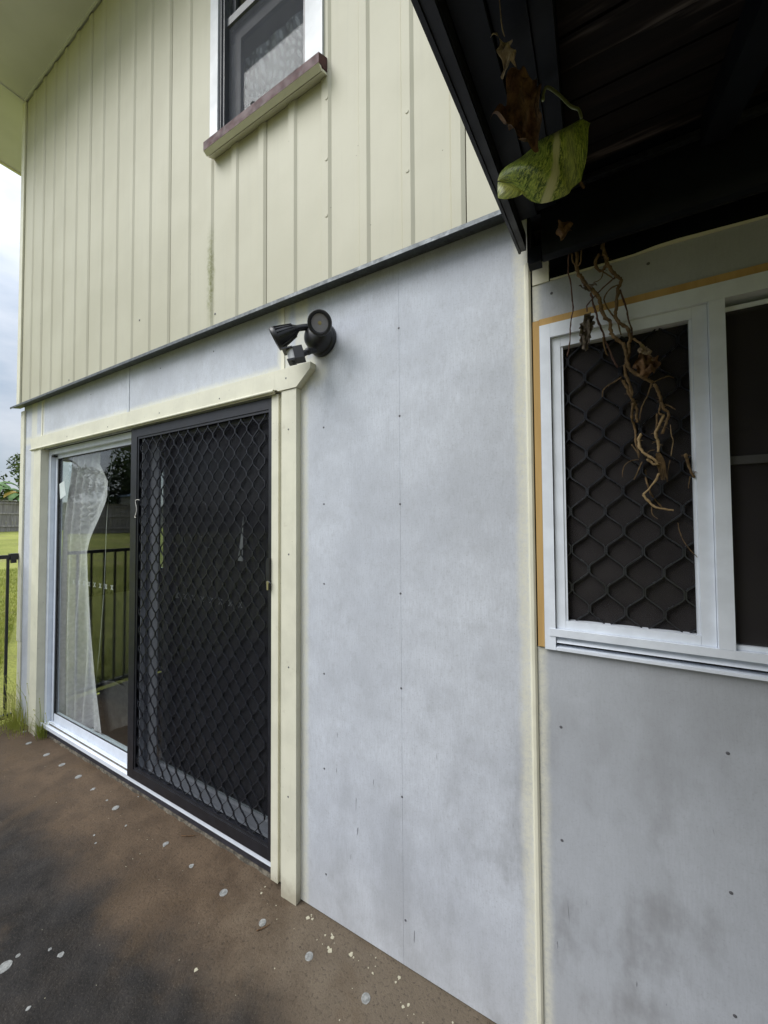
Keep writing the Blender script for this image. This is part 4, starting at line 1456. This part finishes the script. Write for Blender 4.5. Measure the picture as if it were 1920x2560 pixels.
chips = [(-2.114, -0.143, .006), (-1.825, -0.109, .011), (-1.607, -0.122, .010), (-1.829, -0.638, .007), (-1.753, -0.574, .0055), (-1.695, -0.563, .010), (-1.604, -0.679, .006), (-2.573, -0.095, .011), (-2.40, -0.10, .006), (-2.274, 0.000, .004),
         (-3.536, -0.018, .006), (-3.60, -0.03, .007), (-2.191, -0.251, .005), (-2.13, -0.27, .005), (-1.82, -0.118, .006), (-1.225, -0.357, .006)]
for x, y, r_ in chips:
    bm = bmesh.new()
    irregular(bm, x, y, r_, 0.0012, 9, 0.35)
    obj('paint_chip', bm, M_PLUG if y < -0.5 or x < -1.5 else M_FLECK, slab)
bm = bmesh.new()
for _ in range(20):
    x = random.uniform(-1.25, -0.30)
    y = -abs(random.gauss(0, 0.07)) - 0.012
    irregular(bm, x, y, random.choice([.0012, .0016, .002, .003, .0045]), 0.0008, 7, 0.35)
for cx, cy in ((-0.885, -0.055), (-0.87, -0.085), (-0.79, -0.058), (-0.69, -0.06), (-0.985, -0.03), (-0.60, -0.045)):
    for _ in range(4):
        irregular(bm, cx + random.gauss(0, 0.016), cy + random.gauss(0, 0.007), random.choice([.0015, .002, .003, .0045, .007]), 0.001, 9, 0.4)
for _ in range(60):
    irregular(bm, random.uniform(-3.3, -0.5), random.uniform(-0.75, -0.05), random.choice([.001, .0013, .0018]), 0.0006, 6, 0.3)
obj('paint_flecks', bm, M_FLECK, slab, kind='stuff')

def twig(label, pts, r_):
    bm = bmesh.new()
    tube(bm, cr(pts, 3), r_, 5, 0.6, 0.15)
    tag(obj('twig', bm, M_DRYLEAF, None, smooth='all'), label, 'twig', 'twigs dropped on the slab')
twig('short dark twig lying beside a white plug near the architrave', [(-1.135, -0.170, 0.003), (-1.118, -0.150, 0.004), (-1.108, -0.128, 0.003)], 0.002)
twig('thin dark twig lying in front of the screen door sill', [(-1.80, -0.045, 0.003), (-1.765, -0.030, 0.004), (-1.742, -0.012, 0.003)], 0.0018)

# ================================================================== inside: curtains, cord
random.seed(17)
def lerp_prof(prof, z):
    for (z0, a), (z1, b) in zip(prof, prof[1:]):
        if z0 >= z >= z1:
            t_ = (z0 - z) / (z0 - z1)
            return a + (b - a) * t_
    return prof[-1][1] if z < prof[-1][0] else prof[0][1]

cu = thing('curtain', 'gathered grey linen curtain hanging behind the fixed glass pane', 'curtain', (-3.4, 0.2, 0))
CY = 0.125                    # hangs close behind the glass
def _near(prof):
    return [(1.5526 + (z - 1.5526) * (1.2 + CY) / 1.4, x * (1.2 + CY) / 1.4) for z, x in prof]
right = _near([(2.10, -3.22), (2.006, -3.204), (1.916, -3.085), (1.865, -3.033), (1.75, -3.081), (1.699, -3.142), (1.46, -3.353), (1.348, -3.406), (1.148, -3.388), (0.75, -3.33), (0.38, -3.25), (0.02, -3.145)])
left = _near([(2.10, -3.62), (1.98, -3.64), (1.70, -3.73), (1.48, -3.79), (0.8, -3.83), (0.02, -3.82)])
ZT, ZB = right[0][0], right[-1][0]
bm = bmesh.new()
NU, NV = 110, 44
grid = []
for j in range(NV + 1):
    z = ZT - (ZT - ZB) * j / NV
    xl, xr = lerp_prof(left, z), lerp_prof(right, z)
    row = []
    for i in range(NU + 1):
        u = i / NU
        xs_ = xl + (xr - xl) * u
        uf = (xs_ - xl) / (-2.99 - xl)          # folds fall straight, whatever the swung edge does
        ph = uf * 2 * math.pi * 5.2 + 0.12 * math.sin(z * 2.1) + 0.35 * math.sin(uf * 9)
        dmp = min(1.0, (1.0 - u) / 0.28) ** 1.5 * min(1.0, 0.25 + u / 0.15)
        y = CY + 0.034 * dmp * math.sin(ph) + 0.006 * dmp * math.sin(ph * 2 + 1.0 + 0.4 * z)
        y += 0.03 * math.exp(-((z - 1.85) / 0.12) ** 2) * (u > 0.8) * (u - 0.8) * 5 * -1
        row.append(bm.verts.new((xl + (xr - xl) * u, y, z + 0.006 * math.sin(u * 30))))
    grid.append(row)
for j in range(NV):
    for i in range(NU):
        bm.faces.new((grid[j][i], grid[j][i + 1], grid[j + 1][i + 1], grid[j + 1][i]))
obj('drape', bm, M_CURTAIN, cu, smooth='all')
bm = bmesh.new()
ring = [(-3.16, 0.43), (-2.95, 0.44), (-2.70, 0.50), (-2.50, 0.52), (-2.48, 0.38), (-2.62, 0.26), (-2.78, 0.18), (-2.93, 0.12), (-3.05, 0.09)]
vs = [bm.verts.new((p.x, 0.175 + 0.05 * (p.x + 3.2), p.z)) for p in cr([(x, 0, z) for x, z in ring + ring[:1]], 4)[:-1]]
bm.faces.new(vs)
bmesh.ops.triangulate(bm, faces=bm.faces)
bmesh.ops.subdivide_edges(bm, edges=bm.edges, cuts=3, use_grid_fill=True)
for v in bm.verts:
    v.co.y += 0.010 * math.sin(v.co.x * 16 + v.co.z * 9)
obj('hem_flap', bm, M_HEM, cu, smooth='all', label='loose hem corner of the curtain trailing to the right')
bm = bmesh.new()
tube(bm, cr([(-2.985, 0.17, 2.04), (-2.997, 0.15, 1.638), (-3.015, 0.15, 1.3), (-3.031, 0.15, 1.038), (-3.086, 0.15, 0.604), (-3.14, 0.15, 0.38), (-3.15, 0.152, 0.30)], 4), 0.0022, 6)
tag(obj('pull_cord', bm, M_WIRE, None, smooth='all'), 'thin pale pull cord hanging inside the glass beside the curtain', 'cord')

bl = thing('blind', 'charcoal cloth hung inside behind the screen door with a pale slit', 'blind', (-1.8, 0.2, 0))
bm = bmesh.new()
rows = []
for j in range(13):
    z = 2.09 - 2.07 * j / 12
    rows.append([bm.verts.new((-2.404 + 1.25 * i / 60, 0.20 + 0.010 * math.sin(i * 0.85 + 0.3 * math.sin(z * 2)), z)) for i in range(61)])
for a, b in zip(rows, rows[1:]):
    for i in range(60):
        bm.faces.new((a[i], a[i + 1], b[i + 1], b[i]))
obj('cloth', bm, M_BLIND, bl, smooth='all')
bm = bmesh.new()
prism(bm, [(-1.532, 1.590), (-1.572, 1.362), (-1.537, 1.360)], 'y', 0.0962, 0.0975)
obj('slit', bm, M_PAPER, bl, label='pale triangular sliver showing through the dark cloth')
dp = thing('side_drape', 'dark drape over the middle of the side window', 'curtain', (-3.9, 0.65, 0))
boxo('cloth', (-3.945, -3.935, 0.300, 1.065, 0.9, 2.25), M_BLIND, dp, 0)

bm = bmesh.new()
rows = []
for j in range(9):
    z = 4.70 - 1.28 * j / 8
    rows.append([bm.verts.new((-1.475 + 0.5 * i / 50, 0.050 + 0.003 * math.sin(i * 0.55 + 0.6 * math.sin(z * 3)), min(z, 3.90))) for i in range(51)])
for a, b in zip(rows, rows[1:]):
    for i in range(50):
        bm.faces.new((a[i], a[i + 1], b[i + 1], b[i]))
bmesh.ops.dissolve_degenerate(bm, edges=bm.edges, dist=1e-6)
tag(obj('lace_curtain', bm, M_LACE, None, smooth='all'), 'sheer grey curtain with wavy weave behind the upstairs window', 'curtain')

# ================================================================== wire hook and key on the screen door
bm = bmesh.new()
tube(bm, cr([(-2.276, -0.012, 1.690), (-2.285, -0.018, 1.693), (-2.303, -0.0185, 1.689), (-2.306, -0.0175, 1.676), (-2.297, -0.0165, 1.640), (-2.304, -0.0160, 1.612), (-2.317, -0.0155, 1.592), (-2.305, -0.0155, 1.590)], 4), 0.0022, 6)
tag(obj('wire_hook', bm, M_WIRE, None, smooth=True), 'bent white wire hook on the left edge of the screen door', 'hook')
ky = thing('key', 'small brass key hanging in the screen door lock', 'key', (-1.222, -0.03, 1.29))
bm = bmesh.new()
lathe(bm, [(0, 0), (0.006, 0), (0.007, 0.001), (0.006, 0.0025), (0, 0.0025)], frame_at((-1.224, -0.0335, 1.294), (0.2, -1, 0)), 14)
prism(bm, [(-1.228, 1.262), (-1.221, 1.262), (-1.220, 1.288), (-1.229, 1.288)], 'y', -0.036, -0.0335)
obj('bow', bm, M_BRASS, ky, 0.0005)
bm = bmesh.new()
tube(bm, [(-1.222, -0.034, 1.300), (-1.213, -0.034, 1.297), (-1.207, -0.033, 1.292)], 0.0016, 6)
obj('ring', bm, M_GALV, ky)

# ================================================================== climbing plants
VINE=[
(0.0045,[(-0.018,-0.070,2.254),(-0.012,-0.066,2.231),(-0.001,-0.062,2.213),(0.008,-0.058,2.197),(0.021,-0.054,2.182),(0.033,-0.050,2.165),(0.038,-0.046,2.149),(0.041,-0.044,2.128),(0.048,-0.044,2.107),(0.059,-0.043,2.090),(0.062,-0.042,2.070),(0.064,-0.041,2.055),(0.072,-0.041,2.041),(0.086,-0.039,2.027),(0.093,-0.038,2.008),(0.096,-0.036,1.983),(0.102,-0.035,1.961),(0.112,-0.033,1.943),(0.135,-0.032,1.923),(0.152,-0.030,1.910)]),
(0.0038,[(0.038,-0.070,2.267),(0.029,-0.063,2.253),(0.033,-0.057,2.237),(0.043,-0.050,2.231),(0.054,-0.058,2.237),(0.056,-0.067,2.248),(0.047,-0.075,2.260)]),
(0.0042,[(0.047,-0.070,2.280),(0.054,-0.066,2.249),(0.057,-0.062,2.233),(0.071,-0.058,2.210),(0.083,-0.054,2.196),(0.087,-0.050,2.187),(0.081,-0.049,2.172),(0.077,-0.048,2.147),(0.075,-0.047,2.121),(0.073,-0.046,2.101),(0.078,-0.045,2.085),(0.095,-0.043,2.067),(0.103,-0.041,2.049),(0.105,-0.039,2.031),(0.101,-0.037,2.021),(0.103,-0.035,2.000),(0.098,-0.031,1.980),(0.092,-0.027,1.962),(0.097,-0.023,1.937),(0.104,-0.019,1.912),(0.107,-0.015,1.886)]),
(0.002,[(-0.034,-0.080,2.293),(-0.037,-0.061,2.251),(-0.032,-0.042,2.225),(-0.029,-0.029,2.182),(-0.028,-0.028,2.156),(-0.032,-0.026,2.136),(-0.036,-0.025,2.104),(-0.038,-0.025,2.059),(-0.046,-0.025,2.025)]),
(0.002,[(0.080,-0.045,2.182),(0.068,-0.041,2.183),(0.054,-0.036,2.173),(0.048,-0.032,2.158),(0.057,-0.031,2.132),(0.070,-0.032,2.104),(0.079,-0.034,2.082),(0.085,-0.035,2.051)]),
(0.0022,[(0.085,-0.045,2.169),(0.093,-0.039,2.138),(0.100,-0.033,2.112),(0.103,-0.031,2.087),(0.109,-0.033,2.062),(0.110,-0.035,2.034)]),
(0.0026,[(0.017,-0.045,2.182),(0.022,-0.042,2.149),(0.029,-0.040,2.123),(0.034,-0.038,2.095),(0.044,-0.035,2.067),(0.048,-0.029,2.048),(0.058,-0.022,2.022),(0.069,-0.016,1.990),(0.078,-0.010,1.973)]),
(0.002,[(0.073,-0.050,2.202),(0.046,-0.052,2.182),(0.022,-0.054,2.160),(0.008,-0.056,2.144),(0.006,-0.058,2.137),(0.007,-0.060,2.123)]),
(0.0022,[(-0.027,-0.090,2.303),(-0.026,-0.080,2.268),(-0.017,-0.070,2.252)]),
(0.0022,[(-0.003,-0.090,2.292),(-0.006,-0.080,2.255),(-0.013,-0.070,2.251)]),
(0.0026,[(-0.017,-0.090,2.297),(-0.015,-0.080,2.267),(-0.016,-0.070,2.250)]),
(0.0018,[(0.044,-0.035,2.055),(0.046,-0.030,2.031),(0.051,-0.025,2.012),(0.055,-0.020,2.007)]),
(0.0018,[(0.043,-0.050,2.231),(0.057,-0.050,2.215),(0.071,-0.050,2.200)]),
(0.0014,[(0.047,-0.050,2.229),(0.043,-0.052,2.211),(0.034,-0.053,2.204),(0.023,-0.055,2.202)]),
(0.0018,[(0.085,-0.020,1.941),(0.068,-0.016,1.933),(0.053,-0.012,1.926),(0.042,-0.009,1.916),(0.040,-0.005,1.900)]),
(0.0016,[(0.155,-0.030,1.911),(0.169,-0.020,1.920),(0.187,-0.010,1.927),(0.201,0.000,1.923)]),
(0.0026,[(0.110,-0.040,2.032),(0.124,-0.045,2.016),(0.127,-0.050,2.005)]),
(0.0035,[(0.088,-0.020,1.933),(0.098,-0.015,1.909),(0.105,-0.010,1.888),(0.113,-0.005,1.872),(0.119,-0.003,1.854),(0.118,-0.002,1.835),(0.119,0.000,1.817)]),
(0.003,[(0.110,-0.010,1.869),(0.108,-0.004,1.847),(0.108,0.004,1.829),(0.115,0.018,1.812),(0.117,0.018,1.796),(0.115,0.004,1.767),(0.118,-0.004,1.746),(0.122,-0.010,1.725)]),
(0.0016,[(0.151,-0.030,1.914),(0.146,-0.024,1.897),(0.141,-0.018,1.881),(0.133,-0.012,1.865),(0.128,-0.006,1.848),(0.125,0.000,1.822)]),
(0.0036,[(0.155,-0.030,1.905),(0.163,-0.025,1.888),(0.169,-0.020,1.870),(0.170,-0.015,1.860)]),
(0.0034,[(0.170,-0.015,1.860),(0.176,-0.014,1.842),(0.186,-0.012,1.831),(0.181,-0.011,1.812),(0.173,-0.010,1.779)]),
(0.0034,[(0.176,-0.010,1.828),(0.168,-0.009,1.806),(0.162,-0.008,1.792),(0.158,-0.008,1.781),(0.161,-0.007,1.766),(0.164,-0.006,1.750),(0.163,-0.005,1.732)]),
(0.0022,[(0.162,-0.010,1.832),(0.161,-0.009,1.807),(0.158,-0.008,1.781)]),
(0.0022,[(0.171,-0.015,1.856),(0.165,-0.015,1.838),(0.168,-0.015,1.828),(0.172,-0.015,1.830)]),
(0.0036,[(0.129,0.000,1.784),(0.122,-0.003,1.775),(0.122,-0.007,1.755),(0.127,-0.010,1.738),(0.138,-0.013,1.725),(0.151,-0.015,1.714),(0.159,-0.014,1.702),(0.154,-0.013,1.699),(0.145,-0.013,1.707),(0.138,-0.012,1.714)]),
(0.0026,[(0.163,-0.010,1.676),(0.154,-0.009,1.657),(0.141,-0.009,1.637),(0.127,-0.008,1.621)]),
(0.003,[(0.127,-0.008,1.621),(0.136,-0.008,1.607),(0.149,-0.009,1.591),(0.166,-0.010,1.583),(0.191,-0.010,1.579)]),
(0.0022,[(0.138,0.028,1.694),(0.138,0.018,1.667),(0.140,0.008,1.648),(0.146,0.011,1.627),(0.153,0.019,1.615),(0.166,0.025,1.596),(0.182,0.027,1.578),(0.198,0.028,1.560)]),
(0.0022,[(0.205,0.030,1.555),(0.221,0.030,1.543),(0.236,0.030,1.528),(0.240,0.030,1.513),(0.240,0.030,1.476),(0.235,0.030,1.429),(0.237,0.030,1.392),(0.236,0.030,1.354),(0.238,0.030,1.308)]),
(0.0032,[(0.218,-0.012,1.720),(0.221,-0.008,1.707),(0.228,-0.004,1.681),(0.236,0.000,1.661)]),
(0.0011,[(0.190,0.000,1.720),(0.193,-0.002,1.742),(0.195,-0.005,1.759),(0.191,-0.008,1.774),(0.189,-0.010,1.800)]),
(0.0016,[(0.105,-0.008,1.758),(0.115,-0.009,1.739),(0.121,-0.010,1.719)]),
(0.0012,[(0.120,-0.010,1.715),(0.103,-0.010,1.714),(0.089,-0.011,1.704),(0.083,-0.012,1.687),(0.082,-0.012,1.671)]),
(0.0016,[(0.127,-0.010,1.709),(0.120,-0.011,1.692),(0.108,-0.012,1.662)]),
(0.0014,[(0.179,-0.012,1.855),(0.191,-0.012,1.846),(0.200,-0.012,1.837)]),
(0.0012,[(0.200,-0.004,1.547),(0.204,-0.004,1.519),(0.217,-0.004,1.487),(0.237,-0.004,1.460)]),
(0.0012,[(0.147,0.000,1.590),(0.147,0.000,1.570),(0.159,0.000,1.557)]),
(0.001,[(0.188,0.000,1.709),(0.183,0.000,1.683),(0.181,0.000,1.659)]),
(0.001,[(0.138,-0.010,1.731),(0.146,-0.010,1.737),(0.155,-0.010,1.738)]),
(0.001,[(0.229,0.000,1.665),(0.225,0.000,1.647),(0.224,0.000,1.634)]),
]
FRAY = [(0.162,-0.008,1.729),(0.167,-0.008,1.704),(0.172,-0.008,1.662)]
LEAFA = [(0.007,-0.060,2.123),(-0.003,-0.060,2.109),(-0.012,-0.060,2.094),(-0.005,-0.060,2.075),(-0.004,-0.060,2.056),(-0.012,-0.060,2.051),(-0.001,-0.060,2.027),(0.004,-0.060,2.039),(0.008,-0.060,2.065),(0.016,-0.060,2.087),(0.014,-0.060,2.106)]
LEAFB = [(0.127,-0.045,2.007),(0.120,-0.045,1.992),(0.118,-0.045,1.974),(0.111,-0.045,1.960),(0.116,-0.045,1.942),(0.135,-0.045,1.922),(0.158,-0.045,1.934),(0.166,-0.045,1.948),(0.164,-0.045,1.966),(0.148,-0.045,1.984),(0.137,-0.045,2.000)]
LEAFC = [(0.010,-0.060,2.202),(-0.012,-0.060,2.202),(0.004,-0.060,2.186),(0.017,-0.060,2.180),(0.030,-0.060,2.187)]
DLEAF3 = [(-0.054,-0.200,2.292),(-0.057,-0.200,2.265),(-0.045,-0.200,2.249),(-0.025,-0.200,2.258),(-0.022,-0.200,2.285),(-0.039,-0.200,2.297)]
POTHOS_A=[(0.002,-0.562,2.177),(-0.014,-0.562,2.172),(-0.032,-0.562,2.171),(-0.056,-0.562,2.166),(-0.072,-0.562,2.155),(-0.092,-0.562,2.146),(-0.110,-0.562,2.139),(-0.119,-0.562,2.130),(-0.122,-0.562,2.119)]
POTHOS_B=[(0.002,-0.562,2.177),(0.014,-0.562,2.164),(0.011,-0.562,2.156),(0.009,-0.562,2.121),(0.003,-0.562,2.097),(-0.001,-0.563,2.082),(-0.013,-0.562,2.073),(-0.018,-0.562,2.062),(-0.034,-0.562,2.060),(-0.057,-0.562,2.066),(-0.079,-0.562,2.081),(-0.099,-0.562,2.105),(-0.122,-0.562,2.119)]
POTHOS_TIP=[(-0.122,-0.562,2.119),(-0.123,-0.562,2.102),(-0.122,-0.562,2.091),(-0.111,-0.562,2.084),(-0.093,-0.562,2.080),(-0.079,-0.562,2.081),(-0.099,-0.562,2.105),(-0.112,-0.562,2.113)]
PETIOLE=[(-0.054,-0.540,2.261),(-0.053,-0.540,2.273),(-0.047,-0.540,2.280),(-0.030,-0.540,2.257),(-0.013,-0.540,2.228),(-0.002,-0.540,2.216),(0.002,-0.540,2.199)]
STEM=[(-0.077,-0.679,2.274),(-0.075,-0.649,2.282),(-0.072,-0.612,2.291),(-0.071,-0.556,2.306),(-0.060,-0.483,2.325),(-0.056,-0.394,2.347),(-0.045,-0.305,2.370),(-0.004,-0.170,2.404),(0.025,-0.017,2.443)]
DLEAF1=[(-0.088,-0.738,2.161),(-0.077,-0.738,2.153),(-0.073,-0.738,2.141),(-0.077,-0.738,2.139),(-0.085,-0.738,2.148),(-0.083,-0.738,2.131),(-0.081,-0.738,2.122),(-0.064,-0.738,2.104),(-0.071,-0.738,2.108),(-0.081,-0.738,2.106),(-0.084,-0.738,2.111),(-0.080,-0.738,2.118),(-0.086,-0.738,2.133),(-0.088,-0.738,2.147),(-0.094,-0.738,2.157)]
DLEAF2=[(-0.050,-0.615,2.186),(-0.064,-0.615,2.231),(-0.085,-0.615,2.241),(-0.098,-0.615,2.219),(-0.113,-0.615,2.208),(-0.123,-0.615,2.187),(-0.115,-0.615,2.189),(-0.100,-0.615,2.175),(-0.088,-0.615,2.143),(-0.078,-0.615,2.126),(-0.071,-0.615,2.133),(-0.056,-0.615,2.119),(-0.050,-0.615,2.153)]
random.seed(31)
dvn = thing('dead_vine', 'dead woody vine hanging from the beam down the window grille', 'vine', (0.05, -0.05, 2.25))
for i, (r_, p) in enumerate(VINE):
    bm = bmesh.new()
    q = cr(p, 4)
    q = [v + Vector((random.gauss(0, 1), random.gauss(0, 1), random.gauss(0, 1))) * r_ * 0.18 for v in q]
    if i in (0, 2, 8, 9, 10):      # these run on up behind the beam
        q = [q[0] + Vector((0.01 * math.sin(i), 0.02, 0.07)), q[0] + Vector((0.004, 0.008, 0.03))] + q
    tube(bm, q, r_ * 1.05, 8 if r_ > 0.002 else 5, 0.8, 0.24)
    if r_ > 0.0033:              # a second strand twisted along the thick stems
        tube(bm, [v + Vector((math.sin(k * 0.55 + i), 0.7 * math.cos(k * 0.55 + i), 0)) * r_ * 0.85 for k, v in enumerate(q)], r_ * 0.45, 5, 0.8, 0.25)
    # short broken aerial roots on the thick stems
    if r_ > 0.003:
        for _ in range(7):
            b_ = random.choice(q)
            e = b_ + Vector((random.choice((-1, 1)) * random.uniform(.006, .014), random.uniform(-.008, .002), random.uniform(-.008, .006)))
            tube(bm, [b_, (b_ + e) * 0.5 + Vector((0, 0, .002)), e], 0.0007, 4, 0.4)
    m = M_STEMPALE if i in (26, 27, 31, 22, 25) else (M_STEMRED if i in (3, 5, 6, 7) else M_STEM)
    obj('stem', bm, m, dvn, smooth='all')
bm = bmesh.new()
for k in range(11):          # frayed end of the thick stem
    o_ = (k - 5) * 0.0013
    p = [Vector(q) for q in FRAY]
    tube(bm, cr([p[0] + Vector((o_ * 0.5, 0, 0)), p[1] + Vector((o_ * 1.3, random.uniform(-.002, .002), 0)), p[2] + Vector((o_ * (0.9 + random.random() * 0.5), 0, random.uniform(-.010, .012)))], 3), 0.0012, 4, 0.7)
obj('frayed_end', bm, M_STEM, dvn)


def dry_leaf(name, ring, mat, parent, amp=0.012, freq=60, curl=0.0, label=None):
    bm = bmesh.new()
    vs = [bm.verts.new(p) for p in ring]
    bm.faces.new(vs)
    bmesh.ops.triangulate(bm, faces=bm.faces)
    for _ in range(2):
        bmesh.ops.subdivide_edges(bm, edges=bm.edges, cuts=1, use_grid_fill=True)
    bmesh.ops.subdivide_edges(bm, edges=bm.edges, cuts=1, use_grid_fill=True)
    cx = sum(p[0] for p in ring) / len(ring)
    cz = sum(p[2] for p in ring) / len(ring)
    ph = random.random() * 6
    for v in bm.verts:
        x, z = v.co.x - cx, v.co.z - cz
        v.co.y += amp * (math.sin(x * freq + z * freq * 0.6 + ph) + 0.5 * math.sin(z * freq * 1.9 - x * freq + ph) + 0.35 * math.sin(x * freq * 3.1 + 1)) - curl * (x * x + z * z * 0.3) * 40
        v.co.x += 0.003 * math.sin(z * freq * 2 + ph)
        v.co.z += 0.003 * math.sin(x * freq * 2.3 + ph)
    return obj(name, bm, mat, parent, smooth='all', label=label)


dry_leaf('dead_leaf', [(0.007 + (x - 0.003) * 1.25, y, 2.123 + (z - 2.123) * 1.12) for x, y, z in LEAFA], M_DRYGREY, dvn, 0.007, 190, 0.12, 'twisted dark dead leaf hanging over the white frame')
dry_leaf('dead_leaf', LEAFB, M_DRYLEAF, dvn, 0.015, 125, 0.08, 'crumpled brown dead leaf caught on the grille')
dry_leaf('dead_leaf', [(x, y - 0.016, z) for x, y, z in [(0.124, -0.045, 2.004), (0.118, -0.045, 1.985), (0.135, -0.045, 1.975), (0.148, -0.045, 1.966), (0.152, -0.045, 1.955), (0.146, -0.045, 1.985), (0.138, -0.045, 1.998)]], M_DRYPALE, dvn, 0.005, 200)
dry_leaf('dead_leaf', LEAFC, M_DRYGREY, dvn, 0.006, 180)

pv = thing('pothos_vine', 'climbing vine under the patio roof with one variegated green leaf', 'vine', (-0.05, -0.5, 2.3))
bm = bmesh.new()
tube(bm, cr(STEM, 5), 0.0042, 7, 1.0, 0.15)
obj('stem', bm, M_STEM, pv, smooth='all')
bm = bmesh.new()
tube(bm, cr(PETIOLE, 5), 0.0026, 7, 0.8, 0.05)
obj('petiole', bm, M_PETIOLE, pv, smooth='all')


def resample(poly, n):
    P = [Vector(p) for p in poly]
    ds = [0]
    for a, b in zip(P, P[1:]):
        ds.append(ds[-1] + (b - a).length)
    out = []
    for k in range(n + 1):
        t_ = ds[-1] * k / n
        i = max(j for j in range(len(ds)) if ds[j] <= t_ + 1e-9)
        i = min(i, len(P) - 2)
        f = (t_ - ds[i]) / max(1e-9, ds[i + 1] - ds[i])
        out.append(P[i].lerp(P[i + 1], f))
    return out


NA, NB = 30, 26
ra, rb = resample(cr(POTHOS_A, 4), NA), resample(cr(POTHOS_B, 4), NA)
bm = bmesh.new()
uvl = bm.loops.layers.uv.new('UVMap')
G = []
for i in range(NA + 1):
    row = []
    for j in range(NB + 1):
        s_ = j / NB
        p = ra[i].lerp(rb[i], s_)
        t_ = i / NA
        wv = math.sin(math.pi * t_)
        fold = 0.030 * wv * (1 - abs(2 * s_ - 1) ** 1.6) + 0.004 * math.sin(t_ * 17 + s_ * 5) * wv * (0.3 + s_)
        p.y += -fold + 0.010 * s_ * wv - 0.02 * t_
        row.append((bm.verts.new(p), (s_, t_)))
    G.append(row)
for i in range(NA):
    for j in range(NB):
        q = [G[i][j], G[i][j + 1], G[i + 1][j + 1], G[i + 1][j]]
        try:
            f = bm.faces.new([v for v, _ in q])
        except ValueError:
            continue
        for lp, (_, uv) in zip(f.loops, q):
            lp[uvl].uv = uv
# folded-over tip
tp = [Vector(p) for p in POTHOS_TIP]
c = bm.verts.new(sum(tp, Vector()) / len(tp) + Vector((0, -0.028, 0)))
tv = [bm.verts.new(p + Vector((0, -0.018, 0))) for p in tp]
for i in range(len(tv)):
    f = bm.faces.new((c, tv[i], tv[(i + 1) % len(tv)]))
    for lp, uv in zip(f.loops, ((0.3, 0.99), (0.05 + 0.1 * i, 0.95), (0.05 + 0.1 * (i + 1), 0.95))):
        lp[uvl].uv = uv
leaf = obj('leaf', bm, M_POTHOS, pv, smooth='all', label='large green leaf with pale variegated streaks')
dry_leaf('dead_leaf', DLEAF2, M_DRYLEAF, pv, 0.014, 95, 0.05, 'shrivelled brown leaf under the roof edge')
dry_leaf('dead_leaf', DLEAF3, M_DRYLEAF, pv, 0.006, 120)
d1 = dry_leaf('dry_leaf_scrap', DLEAF1, M_DRYPALE, None, 0.006, 130)
tag(d1, 'papery pale brown leaf scrap dangling under the roof edge', 'leaf')
bm = bmesh.new()
tube(bm, cr([(-0.080, -0.738, 2.155), (-0.083, -0.742, 2.170), (-0.086, -0.745, rz(-0.745, 0.050))], 3), 0.0006, 4)
obj('thread', bm, M_DRYPALE, d1)
